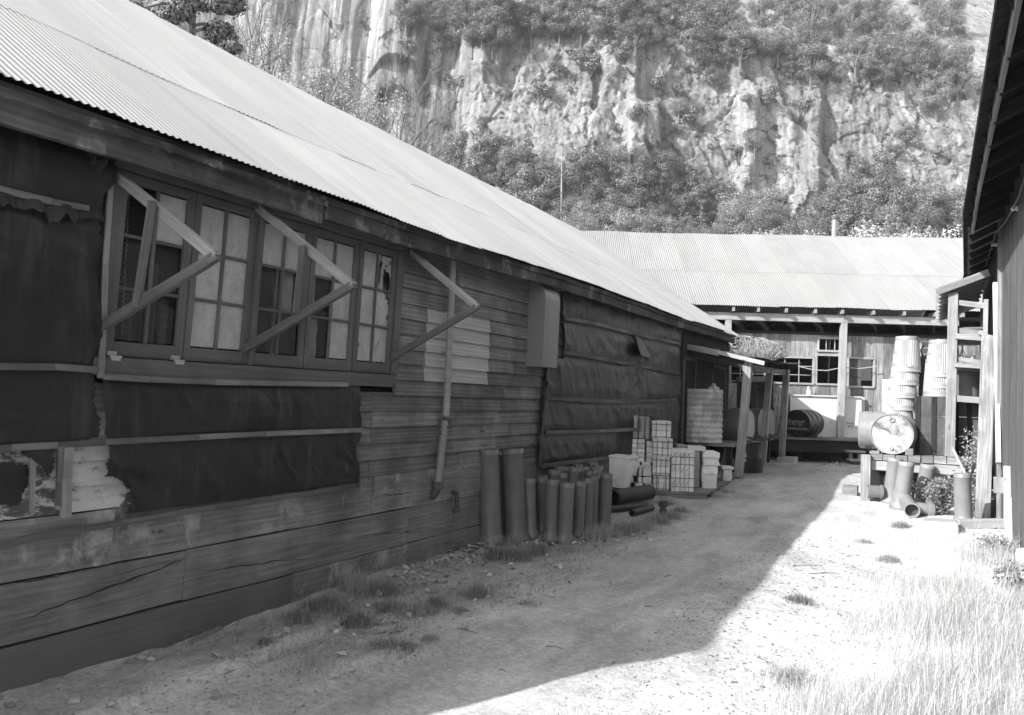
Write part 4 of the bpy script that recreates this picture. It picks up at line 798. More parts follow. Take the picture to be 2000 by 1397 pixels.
# ---- blocks on the low platform
Zp = .2+gz(0, 12)*0; YP0 = 11.55
fl = ong(1222, 975); fr_ = ong(1383, 976)
zp = onY(fr_.y, 1375, 962).z if False else None
PF_ = thing('low_platform', 'low timber platform on the ground carrying the blocks', 'platform', (fr_.x-.6, 12.6, .2)); tpz = .2155
Pa = onz(tpz, 1226, 957); Pb = onz(tpz, 1381, 963); Pc = onz(tpz, 1436, 935); Pd = Vector((X0+.15, Pc.y, tpz)); Pe = Vector((X0+.15, Pa.y-.1, tpz))
print('platform', tpz, Pa, Pb, Pc)
g = MB(); L_ = [Pe, Pa, Pb, Pc, Pd]; n = 5; g.add([p for p in L_]+[p-Vector((0, 0, .035)) for p in L_], [tuple(range(n)), tuple(range(2*n-1, n-1, -1))]+[(i, i+n, (i+1) % n+n, (i+1) % n) for i in range(n)], [[(p.x, p.y) for p in L_], [(p.x, p.y) for p in L_][::-1]]+[[(0, 0), (0, .03), (1, .03), (1, 0)]]*n); g.build('platform_top', M['grey_wood'], PF_)
g = MB(); g.beam(Pa+Vector((-.1, .03, -.13)), Pb+Vector((-.02, .03, -.13)), .05, .18); g.build('front_board', M['post'], PF_)
for t in (.1, .4, .7, .95): p = Pb.lerp(Pc, t); g = MB(); g.beam(p+Vector((-.35, .1, -.1)), p+Vector((-.02, .04, -.1)), .08, .13); g.build('joist', M['dark_wood'], PF_)
KA = (Pb-Pa).normalized(); KN = Vector((-KA.y, KA.x, 0)); KX = Matrix.Translation(Vector((Pa.x, Pa.y, 0))) @ Matrix.Rotation(math.atan2(KA.y, KA.x), 4, 'Z')
Pa0 = Vector((Pa.x, Pa.y, 0))
def onK(k, px, py):
    p = onpl(Pa0+KN*k, KN, px, py)-Pa0; return Vector((p.dot(KA), k, p.z))
def kof(px, py): p = onz(tpz, px, py)-Pa0; return p.dot(KN)
def KW(u, k, z): return KX @ Vector((u, k, z))
class KB(MB):
    def __init__(s): MB.__init__(s); s.xf = KX
def blk(mb, x0, x1, y0, y1, z0, z1, seams=(0, 0), bev=.004, tone=None): mb.box((x0, y0, z0), (x1, y1, z1), tone=tone, jit=.003)
def bundle(name, label, px0, px1, py0, py1, depth, nx, nz, ny=2, Yf=None, strap=0, diag=0, mt='brick', wrap=0, group='stacks of pale blocks on the low platform', cat='block stack', top=0):
    """a strapped cube of blocks: px box of its front face at Y = Yf"""
    a = onK(Yf, px0, py1); b = onK(Yf, px1, py0); x0, x1, z0, z1 = a.x, b.x, a.z, b.z
    T = thing(name, label, cat, KW((x0+x1)/2, Yf+depth/2, z0), group=group); bw, bh, bd = (x1-x0)/nx, (z1-z0)/nz, depth/ny; g = KB()
    for i in range(nx):
        for k in range(nz):
            for j in range(ny):
                o = jr(.004); g.box((x0+bw*i+.003, Yf+bd*j+.003+o, z0+bh*k+.002), (x0+bw*(i+1)-.003, Yf+bd*(j+1)-.003+o, z0+bh*(k+1)-.004), tone=random.random(), jit=.002)
    if nx*nz*ny <= 100 and cat == 'loose':
        pass
    o = g.build('blocks', M[mt], T, bevel=.004)
    if wrap: g = KB(); g.box((x0-.006, Yf-.004, z1-.03), (x1+.006, Yf+depth, z1+.012), tone=.8); g.box((x1-.01, Yf-.006, z0+.01), (x1+.007, Yf+depth, z1), tone=.6); g.build('wrapping', M['paper'], T, bevel=.006)
    if strap:
        for x in ([x0+(x1-x0)*t for t in (.22, .78)] if strap > 0 else []):
            g = KB(); g.box((x-.005, Yf-.009, z0), (x+.005, Yf-.006, z1), axis=2); g.box((x-.005, Yf-.009, z1+.004), (x+.005, Yf+depth, z1+.008)); g.build('strap', M['strap'], T)
        for t in (.12, .85):
            z = z0+(z1-z0)*t; g = KB(); g.box((x0, Yf-.013, z-.004), (x1+.01, Yf-.01, z+.004), axis=0); g.box((x1+.009, Yf-.013, z-.004), (x1+.012, Yf+depth, z+.004)); g.build('strap', M['strap'], T)
    if diag:
        g = KB()
        for k in range(diag):
            for i in range(nx-1):
                zc = z0+(z1-z0)*(k+.55)/diag; xx = x0+bw*(i+1); s_ = 1 if k else 1; zz = (z1-z0)/diag*.3
                g = KB(); g.beam((xx-bw*.9, Yf-.004, zc-zz*.3), (xx-.004, Yf-.004, zc+zz*.8), .003, .005); g.build('groove', M['strap'], T)
        for k in range(1, diag): g = KB(); z = z0+(z1-z0)*k/diag; g.box((x0, Yf-.012, z-.004), (x1+.01, Yf-.008, z+.004)); g.build('strap', M['strap'], T)
    return T
# front right strapped cube of slotted blocks
Yq = .03; bundle('block_cube', 'large strapped cube of slotted blocks in three layers, front middle of the platform', 1310, 1356, 882, 960, .55, 5, 3, 2, Yq, diag=3, strap=-1, wrap=1)
Yq = .05
for (p0, p1, y0, y1, lab, nx, nz) in ((1275, 1308, 930, 958, 'lowest strapped bundle in the tall strapped column', 3, 2), (1274, 1308, 894, 928, 'second strapped bundle from the bottom of the tall strapped column', 2, 2), (1275, 1313, 859, 892, 'torn-wrapped third bundle in the tall strapped column', 2, 2), (1273, 1310, 825, 857, 'topmost strapped white bundle of the tall strapped column', 1, 2)):
    bundle('strapped_bundle', lab, p0, p1, y0, y1, .42, nx, nz, 2, Yq, strap=1, wrap=int(y0 < 895), mt='paper' if y0 in (825,) else 'brick')
bundle('block_stack', 'square stack of pale blocks below the upright carton, left of the strapped column', 1229, 1260, 858, 902, .5, 2, 5, 2, .12)
bundle('block_stack', 'narrow block column tucked between the square stack and the strapped column', 1262, 1275, 862, 905, .5, 1, 4, 2, .16)
cb = onK(.14, 1233, 857); ct = onK(.14, 1270, 813)
T = thing('carton', 'upright worn carton of books-like slabs on top of the left block stack', 'carton', KW((cb.x+ct.x)/2, .3, cb.z)); T['label'] = 'upright worn carton on top of the square block stack'; g = KB()
x0, x1 = cb.x, ct.x; w3 = (x1-x0)
for i, (a, b, h) in enumerate(((0, .36, 0), (.37, .72, -.012), (.74, 1.0, -.012))): g.box((x0+w3*a+.003, .14+.004*i, cb.z+.004), (x0+w3*b-.003, .55, ct.z+h), axis=2, tone=random.random())
g.build('box_sides', M['card'], T, bevel=.012); g = KB(); g.grid(lambda u, v: (x1-.03+.13*u, .17+.35*v, ct.z+.002-.09*u*u+.004), 6, 3); g.build('flap', M['card'], T)
for k in range(2): g_ = lettering('FIREPROOF TILE' if k == 0 else 'HANDLE', .045, KW(x0+w3*(.3+.12*k), .135, ct.z-.05), (0, 0, -1), (1, 0, 0), M['letter_d'], T)
# loose small blocks at the left foot
rows = [(958-14, [(1208, 1232), (1240, 1256), (1259, 1274)]), (944-13, [(1212, 1238), (1246, 1254), (1255, 1273)]), (931-14, [(1217, 1244), (1247, 1254), (1255, 1273)]), (917-9, [(1219, 1246), (1248, 1255), (1256, 1273)]), (902, [(1222, 1250), (1253, 1271)])]
k = 0; words = ('bottom', 'second', 'third', 'fourth', 'top'); cw_ = ('left', 'middle', 'right')
for ri, (y0, cs) in enumerate(rows):
    zt0 = onK(.05, 1240, y0).z; zt1 = onK(.05, 1240, y0+13).z if ri < 4 else onK(.05, 1240, 915).z
    for ci, (a, b) in enumerate(cs):
        xa, xb = onK(.05, a, y0).x, onK(.05, b, y0).x; o = jr(.03); g = KB(); lo = tpz if ri == 0 else zt1
        g.box((xa+.004, .05+o*.6, lo+.002), (xb-.004, .35+o*.6, zt0-.002), axis=1, jit=.004, tone=random.random()); ob = g.build('loose_block', M['brick'], None, bevel=.006)
        tag(ob, f'loose pale block, {words[ri]} layer, {cw_[ci] if len(cs) == 3 else ("left", "right")[ci]} column of the small untidy heap', 'block', 'loose blocks at the left end of the platform'); k += 1
# right stack of white slabs and the pieces behind it
yy = 952
for i, (y0, y1, x0, x1, t) in enumerate(((942, 953, 1371, 1400, .5), (926, 941, 1370, 1401, .4), (918, 925, 1371, 1402, .9), (909, 917, 1372, 1403, .95), (902, 908, 1373, 1405, .6), (894, 901, 1373, 1405, .8), (884, 893, 1372, 1406, .98))):
    KS = kof(1385, 954); a = onK(KS, x0, y1+1); b = onK(KS, x1, y0); g = KB(); d = Vector((jr(.03), 0, 0)); g.box((a.x, KS+jr(.02), a.z), (b.x, KS+.5+jr(.03), b.z-.003), axis=1, tone=t, jit=.006)
    tag(g.build('white_slab', M['brick'], None, bevel=.008), f'{("lowest", "second lowest and thickest", "third lowest", "fourth", "fifth", "sixth", "topmost whitest")[i]} slab of the right-hand white slab pile', 'slab', 'pile of white slabs beside the strapped cube')
a = onK(.62, 1343, 880); b = onK(.62, 1378, 873); g = KB(); g.box((a.x, .6, a.z), (b.x, 1.0, b.z), tone=.95); T = tag(g.build('foam_slab', M['white_paint'], None, bevel=.005), 'bright white slab laid flat across the tall cartons behind the strapped cube', 'slab')
for i, (x0, x1, y0) in enumerate(((1345, 1366, 881), (1320, 1340, 869))):
    a = onK(.68, x0, 955); b = onK(.68, x1, y0); g = KB(); g.box((a.x, (.62 if i == 0 else .66), tpz+.003), (b.x, 1.0, b.z-.003), axis=2, tone=.3)
    tag(g.build('tall_carton', M['card'], None, bevel=.01), ('tall pale carton standing behind the strapped cube', 'dull carton rising behind the strapped cube, nearest the tank')[i], 'carton')
KS = kof(1420, 940); a = onK(KS, 1411, 938); b = onK(KS, 1432, 912); T = thing('bucket_box', 'battered pale box with a rim between the slab pile and front post', 'box', KW(a.x, KS, a.z)); g = KB(); g.beam(((a.x+b.x)/2, KS+.13, tpz), ((a.x+b.x)/2, KS+.13, b.z-.05), b.x-a.x-.03, .25, up=(0, 1, 0)); g.build('body', M['brick'], T, bevel=.01); g = KB(); g.box((a.x-.01, KS-.01, b.z-.05), (b.x+.01, KS+.27, b.z)); g.build('rim', M['paper'], T, bevel=.006)
# ---- leaning white carton beside the pipes
Y = 10.0; A1, A2, B1, B2 = onY(Y, 1190, 891), onY(Y, 1227, 896), onY(Y, 1186, 951), onY(Y, 1217, 956)
T = thing('white_bin', 'pale tapered square bin leaning between the clay pipes and blocks', 'bin', B1); g = MB()
def q4(a, b, c, d): return [tuple(a), tuple(b), tuple(c), tuple(d)]
dp = Vector((.02, .3, 0)); dq = Vector((.0, .2, 0)); T1, T2, T3, T4 = A1, A2, A2+dp, A1+dp; U1, U2, U3, U4 = B1+Vector((0, .06, 0)), B2+Vector((0, .06, 0)), B2+dq, B1+dq
g.add([T1, T2, T3, T4, U1, U2, U3, U4], [(0, 4, 5, 1), (1, 5, 6, 2), (2, 6, 7, 3), (3, 7, 4, 0), (4, 7, 6, 5)], [[(0, 0)]*4]*5); s_ = Vector((.012, .012, 0))
g.add([T1+s_, T2+Vector((-.012, .012, 0)), T3-s_, T4+Vector((.012, -.012, 0)), U1+Vector((.012, .012, .02)), U2+Vector((-.012, .012, .02)), U3+Vector((-.012, -.012, .02)), U4+Vector((.012, -.012, .02))], [(0, 1, 5, 4), (1, 2, 6, 5), (2, 3, 7, 6), (3, 0, 4, 7), (4, 5, 6, 7)], [[(0, 0)]*4]*5)
g.build('body', M['brick'], T); g = MB()
for a, b in ((T1, T2), (T2, T3), (T3, T4), (T4, T1)): g.beam(a, b, .03, .03)
g.build('rim', M['brick'], T, bevel=.006)
# ---- vitrified clay pipes standing on their sockets
def clay_pipe(base, top, r, label, group, bell=1.28, mt='clay', bell_top=False, name='clay_pipe'):
    base = Vector(base); top = Vector(top); L = (top-base).length; ax = (top-base)/L
    T = thing(name, label, 'pipe', base, group=group); wt = r*.13; g = MB(); bl = min(.075, L*.12)
    g.lathe(base, ax, [(r*bell-wt, .0), (r*bell, .0), (r*bell, bl*.8), (r*bell*.97, bl), (r+.002, bl+.02), (r, bl+.04), (r, L-.05), (r*1.015, L-.048), (r*1.015, L-.04), (r, L-.038), (r, L-.004), (r-.003, L), (r-wt, L), (r-wt, bl), (r*bell-wt, bl-.02), (r*bell-wt, 0)], 32)
    g.build('barrel', M[mt], T, smooth=True, sharp=50); g = MB(); g.lathe(base, ax, [(r*bell+.0005, .004), (r*bell+.004, .012), (r*bell+.004, bl*.7), (r*bell+.0005, bl*.78)], 32); g.build('socket_band', M[mt], T, smooth=True); return T
def pipe_px(pb, pt, wpx, label, group, **k):
    b = ong(*pb); t = onY(b.y, *pt); dist = (b-EYEP).dot(FW); r = wpx/2*dist/FPX; b.z -= .01; return clay_pipe(b, t, r, label, group, **k)
GB = 'tall clay pipes standing by the workshop wall'; GS = 'shorter clay pipes crowded upright by the workshop wall'
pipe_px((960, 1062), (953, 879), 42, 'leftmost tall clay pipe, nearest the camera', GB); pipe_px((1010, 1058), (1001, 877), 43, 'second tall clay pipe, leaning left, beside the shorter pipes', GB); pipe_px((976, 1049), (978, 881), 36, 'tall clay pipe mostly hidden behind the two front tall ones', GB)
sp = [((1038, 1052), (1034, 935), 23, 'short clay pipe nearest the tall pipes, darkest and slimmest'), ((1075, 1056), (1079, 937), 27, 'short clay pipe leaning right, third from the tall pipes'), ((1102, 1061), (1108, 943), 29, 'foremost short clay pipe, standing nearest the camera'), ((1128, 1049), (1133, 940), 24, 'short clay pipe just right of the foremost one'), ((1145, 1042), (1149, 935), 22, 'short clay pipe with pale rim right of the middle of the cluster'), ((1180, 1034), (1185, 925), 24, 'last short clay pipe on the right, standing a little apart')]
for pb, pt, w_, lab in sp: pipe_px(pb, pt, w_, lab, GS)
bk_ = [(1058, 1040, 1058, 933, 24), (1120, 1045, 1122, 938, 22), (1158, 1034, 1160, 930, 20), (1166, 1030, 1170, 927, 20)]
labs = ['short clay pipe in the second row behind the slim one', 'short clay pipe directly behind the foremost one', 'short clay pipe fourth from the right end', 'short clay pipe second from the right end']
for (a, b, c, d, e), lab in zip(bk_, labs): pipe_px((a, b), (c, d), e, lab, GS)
k = 0; rr_ = random.Random(4)
for row in range(4):
    for i in range(5-(row > 2)):
        px = 1050+i*24+row*9+rr_.uniform(-3, 3); py = 1031-row*8-i*2.5
        b = ong(px, py)
        if b.x < X0+.16: b.x = X0+.17+rr_.uniform(0, .03)
        t = b+Vector((rr_.uniform(-.03, .03), rr_.uniform(-.03, .03), rr_.uniform(.56, .62)))
        clay_pipe(b, t, .066, 'short clay pipe hidden in the rear rows, only its rim showing', 'rear clay pipes showing only their rims'); k += 1
# pipes lying on the ground
def lying(pa, pb, wa, label, mt='iron_pipe', name='lying_pipe', za=0):
    a, b = ong(*pa), ong(*pb); r = wa/2*(a-EYEP).dot(FW)/FPX; a.z += r*.95+za; b.z += r*.95+za; ax = (b-a).normalized(); L = (b-a).length; T = thing(name, label, 'pipe', a, group='dark pipes lying on the ground by the platform'); g = MB()
    g.lathe(a, ax, [(r*.84, 0), (r, 0), (r, L), (r*.84, L), (r*.84, 0)], 28); g.build('barrel', M[mt], T, smooth=True, sharp=50); g = MB(); g.lathe(a, ax, [(r+.0006, .01), (r*1.06, .02), (r*1.06, .07), (r+.0006, .08)], 28); g.build('collar', M[mt], T, smooth=True); return T
lying((1196, 996), (1268, 982), 31, 'thick dark pipe lying on the ground, open end towards the clay pipes', za=.06)
lying((1234, 1009), (1273, 998), 13, 'thin dark pipe with open end, lying frontmost in the grass'); lying((1186, 1003), (1262, 990), 14, 'thin dark pipe half hidden under the thick one')
lying((1200, 975), (1222, 958), 26, 'short dark grooved pipe propped below the pale bin', za=.1)
b = ong(1295, 1006); T = thing('pipe_stub', 'short dark capped pipe stub standing in front of the low platform', 'pipe stub', b); g = MB(); g.lathe(b+Vector((0, 0, -.03)), (0, 0, 1), [(.001, 0), (.045, 0), (.045, .1), (.04, .105)], 16); g.build('stub', M['rust'], T, smooth=True, sharp=40); g = MB(); g.lathe(b+Vector((0, 0, .075)), (0, 0, 1), [(.036, -.005), (.036, .02), (.055, .025), (.058, .09), (.03, .095), (.001, .095)], 16); g.build('cap', M['rust'], T, smooth=True, sharp=40)
# ================================================================== right building
XR = .75
RB = thing('barn', 'tall dark-eaved board barn forming the right side of the yard', 'building', (XR, 9, .1))
def Rb(mb, name, mat, parent=None, **k): return mb.build(name, M[mat], parent or RB, **k)
def Wr(px, py, x=XR): return onx(x, px, py)
YE = onx(XR, 1957, 900).y; print('right wall corner Y', YE)
# vertical board cladding
y = 1.0; k = 0
g = MB()
while y < YE:
    wd = random.uniform(.07, .13)
    a, b = y, min(y+wd-.004, YE); g.box((XR-.012+jr(.003), a, .1 if b > 9 else 0), (XR+.02, b, 4.4), axis=2, tone=random.random()); y += wd
Rb(g, 'wall_boards', 'right_wall')
g = MB(); g.box((XR+.02, 1, 0), (XR+.1, YE+4.8, 4.4)); g.box((XR+.1, YE-.02, 0), (XR+6, YE, 4.4)); g.box((XR+.03, .92, 0), (XR+6, 1, 4.4)); Rb(g, 'inner_wall', 'dark_wood')
g = MB(); g.box((XR-.0, YE+.002, .1), (XR+.019, YE+4.8, 4.3)); Rb(g, 'wall_boards', 'dark_wood')
# corner boards, white door trim strip seen edge on
g = MB(); g.beam((XR-.03, YE+.03, .2), (XR-.03, YE+.03, 3.9), .05, .05, tone=.3); Rb(g, 'corner_board', 'grey_wood')
g = MB(); a, b = Wr(1943, 555, XR-.05), Wr(1950, 905, XR-.05); g.beam((XR-.05, b.y, b.z), (XR-.05, a.y, a.z), .05, .1, up=(0, 1, 0), tone=.9); Rb(g, 'door_trim', 'white_paint')
# eaves: fascia and exposed rafters, shake/iron edge
P1 = onY(4.6, 1946, 0); P2 = onY(12.3, 1889, 415); P3 = onY(16.5, 1886, 540)
zE = 3.72
def eave_pt(y): # edge of the roof sheets
    x = .33+.14*max(0, min(1, (y-10.5)/4.5)); z = zE-.0*t+.02*math.sin(y*.7); return Vector((x, y, z))
for (px, py, Y) in ((1946, 0, None), (1924, 172, None), (1894, 322, None), (1885, 394, None), (1888, 540, None)):
    d = ray(px, py); t = (zE-EYE)/d.z; p = EYEP+d*t; print('eave', px, py, [round(v, 2) for v in p])
SLP = math.tan(rd(27))
def roofR(u, y): e = eave_pt(y); return Vector((e.x+u, y, e.z+SLP*u))
g = MB(); y = 1.0; kk = 0
while y < 15.5:
    y1 = y+random.uniform(.55, .75); tz = .006*(kk % 3); off = jr(.02)
    n = int((y1-y)/.076*8)
    g.grid(lambda u, v: tuple(roofR(off-.03+4.2*v, y+(y1+.03-y)*u)+Vector((0, 0, .05+tz+.009*math.cos(2*math.pi*(y+(y1-y)*u)/.076)))), n, 1, y1-y, 4.2, tone=random.random()); y = y1; kk += 1
Rb(g, 'roof', 'zinc_dark', smooth=True, sharp=70)
g = MB(); y = 1.2
while y < 11.6:
    g.beam(roofR(.02, y)+Vector((0, 0, -.0)), roofR(.02, y+.12)+Vector((0, 0, 0)), .0, .0) if 0 else None
    y += .4
y = 1.3
while y < 15.3:
    g = MB(); g.beam(roofR(.03, y)+Vector((0, 0, -.06)), roofR(.62, y)+Vector((0, 0, -.06)), .045, .1); Rb(g, 'rafter', 'dark_wood'); y += .62
g = MB(); y = 1.0
while y < 15.4: g.beam(roofR(-.05, y+.05)+Vector((0, 0, .02)), roofR(.75, y+.05)+Vector((0, 0, .02)), .115, .018, tone=random.random()); y += .125
Rb(g, 'roof_sheathing', 'dark_wood')
g = MB()
pts = [(3.0, .0), (5.2, .0), (7.2, .01), (9.2, -.02), (11.2, -.03)]
for (a, da), (b, db) in zip(pts[:-1], pts[1:]): g.beam(roofR(.05, a)+Vector((0, 0, -.06+da)), roofR(.05, b)+Vector((0, 0, -.06+db)), .025, .11, tone=.8)
Rb(g, 'fascia_board', 'post')
g = MB(); y = 11.3
while y < 15.4: g.grid(lambda u, v: tuple(roofR(.0+.6*v, y+.16*u)+Vector((0, 0, -.01-.03*math.sin(math.pi*u)))), 4, 1, .2, .6); y += .17
Rb(g, 'eave_lining', 'grey_wood')
# cable on insulators
ps = [Wr(2002, 345, XR-.06), Wr(1990, 385, XR-.06), Wr(1978, 408, XR-.06), Wr(1965, 432, XR-.06), Wr(1944, 456, XR-.06), Wr(1938, 478, XR-.06), Wr(1931, 500, XR-.06), Wr(1926, 520, XR-.06)]
g = MB(); g.tube(ps, .008, 6); Rb(g, 'wire', 'rubber')
for i in (2, 5): g = MB(); p = ps[i]; g.lathe(p+Vector((.06, 0, 0)), (-1, 0, 0), [(.001, 0), (.02, 0), (.03, .02), (.02, .04), (.03, .06), (.001, .08)], 10); Rb(g, 'insulator', 'curtain')
# split in the boards
g = MB(); q1 = [Wr(x, y, XR-.017) for x, y in ((1957, 497), (1961, 520), (1965, 550), (1964, 570))]; g.add([q1[0], q1[1]+Vector((0, -.02, 0)), q1[2]+Vector((0, -.02, 0)), q1[3], q1[2]+Vector((0, .015, 0)), q1[1]+Vector((0, .01, 0))], [(0, 1, 2, 3, 4, 5)], [[(0, 0)]*6]); Rb(g, 'split', 'dark_in')
# short weathered board propped on the wall at its foot and the dark hole by it
b = ong(1965+22, 1068); g = MB(); xw = XR-.04
p0 = ong(1978, 1062); p1 = onY(p0.y, 1975, 905)
tag(MB().beam((p0.x, p0.y, gz(0, p0.y)-.05), (p1.x+.03, p0.y+.3, p1.z-.05), .16, .03, up=(0, 1, 0), tone=.95).build('propped_board', M['pale_wood'], None, bevel=.005), 'short bleached board propped upright against the foot of the barn wall', 'board')
b = onx(XR-.12, 1951, 945)
tag(MB().box((b.x-.05, b.y-.04, b.z-.1), (b.x+.06, b.y+.04, b.z+.07)).build('timber_block', M['post'], None, bevel=.005), 'small timber block fixed low on the barn corner', 'wood block')
# long leaning plank
a = ong(1925, 1012); bt = onY(a.y+1.2, 1943, 640)
a2 = ong(1919, 1013); t2 = onx(XR-.04, 1938, 660)
tag(MB().beam(a2, Vector((t2.x-.05, a2.y+1.0, onY(a2.y+1.0, 1938, 655).z)), .17, .03, up=(.0, 1, 0), tone=.6).build('leaning_plank', M['grey_wood'], None, bevel=.004), 'long wide weathered plank leaning against the barn corner', 'plank')
# base timbers
a, b = ong(1868, 1030), ong(1962, 1032); tag(MB().beam(a+Vector((0, 0, .04)), b+Vector((0, 0, .06)), .1, .1, tone=.9).build('ground_timber', M['pale_wood'], None, bevel=.008), 'pale squared timber with bolt holes lying in front of the right pipe', 'timber')
a, b = ong(1932, 1012), ong(1962, 1010); tag(MB().beam(a+Vector((0, .1, .09)), b+Vector((0, .1, .1)), .03, .24, tone=.95).build('pale_board', M['pale_wood'], None), 'short pale board standing on edge behind the squared timber', 'board')
a = ong(1832, 1040); T = tag(MB().box((a.x-.16, a.y-.08, a.z-.03), (a.x+.2, a.y+.3, a.z+.13), jit=.012).build('concrete_slab', M['concrete'], None, bevel=.012), 'rough flat concrete slab half buried in dry grass', 'slab')
# pipe poking in at the right edge
a = ong(1992, 1112); T = thing('metal_chute', 'dented grey metal pipe end lying at the right edge in the grass', 'pipe', a); g = MB(); g.lathe(a+Vector((0, 0, .1)), Vector((.7, -.35, .15)), [(.07, 0), (.085, 0), (.09, .5), (.075, .5), (.07, 0)], 24); g.build('barrel', M['concrete'], T, smooth=True, sharp=50)
# ================================================================== shelf shed against the barn
SH = thing('shelf_shed', 'narrow open timber shed with slatted shelves and a small pitched roof', 'shed', (.5, 14, .9))
def Sh(mb, name, mat, **k): return mb.build(name, M[mat], SH, **k)
YS = 13.45
zpl = onY(13.3, 1742, 887).z; print('dock top', zpl)
a, b = onY(YS, 1862, 572), onY(YS, 1855, 892); g = MB(); g.beam(b, a, .13, .09, up=(0, 1, 0), tone=.6); Sh(g, 'post', 'post', bevel=.006)
a, b = onY(YS, 1926, 585), onY(YS, 1921, 800); g = MB(); g.beam(b, a, .06, .06, up=(0, 1, 0), tone=.8); Sh(g, 'post', 'pale_wood', bevel=.004)
ra, rb = onY(YS-.1, 1829, 567), onY(YS-.1, 1931, 529)
def SR(u, v): return Vector(ra).lerp(rb, u)+Vector((0, 4.2*v, 0))
g = MB(); g.grid(lambda u, v: tuple(SR(u, v)+Vector((0, 0, .02+.008*math.cos(v*4.2*2*math.pi/.076)))), 1, 440, 1, 4, tone=.5); g.grid(lambda u, v: tuple(SR(u, v)), 1, 1, 1, 4); Sh(g, 'roof', 'zinc_dark')
g = MB(); g.beam(SR(0, 0)+Vector((0, -.02, -.03)), SR(1, 0)+Vector((0, -.02, -.03)), .03, .1); Sh(g, 'barge_board', 'grey_wood')
for k in range(8): y = YS+.15+k*.52; v = (y-YS+.1)/4.2; g = MB(); g.beam(SR(.0, v)+Vector((0, 0, -.06)), SR(1, v)+Vector((0, 0, -.06)), .05, .08, tone=.9); Sh(g, 'rafter', 'post')
for (x0, y0, x1, y1, w_, yy, mt) in ((1868, 591, 1924, 598, .08, 0, 'post'), (1866, 646, 1925, 651, .08, .02, 'post'), (1866, 657, 1925, 661, .08, -.05, 'post'), (1866, 701, 1924, 710, .07, .02, 'post'), (1864, 713, 1926, 717, .06, -.06, 'post'), (1862, 720, 1924, 724, .05, .25, 'grey_wood'), (1862, 778, 1922, 783, .09, 0, 'pale_wood')):
    a, b = onY(YS+yy, x0, y0), onY(YS+yy, x1, y1); g = MB(); g.beam(a, b, .04, w_, tone=random.random()); Sh(g, 'rail', mt, bevel=.003)
for py in (655, 712, 780): z = onY(YS, 1895, py).z; g = MB(); g.box((.33, YS+.02, z-.03), (.7, YS+1.6, z)); Sh(g, 'shelf', 'grey_wood')
for yy in (1.6, 3.2): g = MB(); g.box((.24, YS+yy, zpl), (.33, YS+yy+.09, 3.2), axis=2); Sh(g, 'post', 'dark_wood')
for yy in (.9, 1.7): g = MB(); g.box((.66, YS+yy, zpl), (.71, YS+yy+.07, 3.2), axis=2); Sh(g, 'post', 'post')
a, b = onY(YS-.12, 1912, 648), onY(YS-.12, 1939, 663); tag(MB().beam(a, b, .05, .06, tone=.95).build('short_stick', M['pale_wood'], None, bevel=.004), 'short pale stick of wood jutting from the upper shelf rail', 'stick')
# things on the shelves
z = onY(YS, 1895, 655).z; T = thing('flat_tray', 'flat dark tray with pale lid on the upper shelf of the shed', 'tray', (.5, YS+.3, z)); g = MB(); g.box((.36, YS+.1, z), (.66, YS+.6, z+.09)); g.build('tray_body', M['black'], T); g = MB(); g.box((.34, YS+.08, z+.1), (.68, YS+.62, z+.125)); g.build('lid', M['drum_grey'], T)
z = onY(YS, 1895, 712).z; T = thing('shelf_tin', 'pale tin sitting on the middle shelf of the shed', 'tin', (.5, YS+.4, z)); g = MB(); g.lathe((.46, YS+.35, z), (0, 0, 1), [(.001, 0), (.08, 0), (.08, .14), (.085, .15), (.001, .16)], 20); g.build('body', M['curtain'], T, smooth=True, sharp=40)
c = onY(YS+.5, 1885, 785); T = thing('grey_bucket', 'grey metal bucket standing on the stacked boards behind the shed post', 'bucket', c); g = MB(); zz = onY(YS+.5, 1885, 776).z; g.lathe((c.x, YS+.5, zz-.02), (0, 0, 1), [(.001, 0), (.2, 0), (.21, .42), (.215, .44), (.2, .44), (.19, .03), (.001, .03)], 32); g.build('body', M['drum_grey'], T, smooth=True, sharp=50)
a = onY(YS+.1, 1921, 806); T = thing('hanging_canister', 'slim speckled metal canister hanging beside the shed back post', 'canister', a); g = MB(); g.lathe((a.x, YS+.05, onY(YS, 1921, 808).z), (0, 0, 1), [(.001, 0), (.04, 0), (.042, .01), (.04, .02), (.04, .27), (.042, .28), (.03, .3), (.001, .3)], 16); g.build('body', M['zinc_can'], T, smooth=True, sharp=40); g = MB(); g.tube([(a.x, YS+.05, onY(YS, 1921, 808).z+.3), (a.x, YS+.03, onY(YS, 1921, 775).z)], .005, 5); g.build('hook', M['rust'], T)
# rags and cords
g = MB()
for k in range(6): p = onY(YS+.1, 1868+k*3, 662); g.tube([p, p+Vector((jr(.03), 0, -.1)), p+Vector((jr(.05), 0, -.2-random.random()*.15))], .008, 5)
tag(g.build('cord_bundle', M['rubber']), 'tangled cords hanging from the upper shelf rail', 'cord')
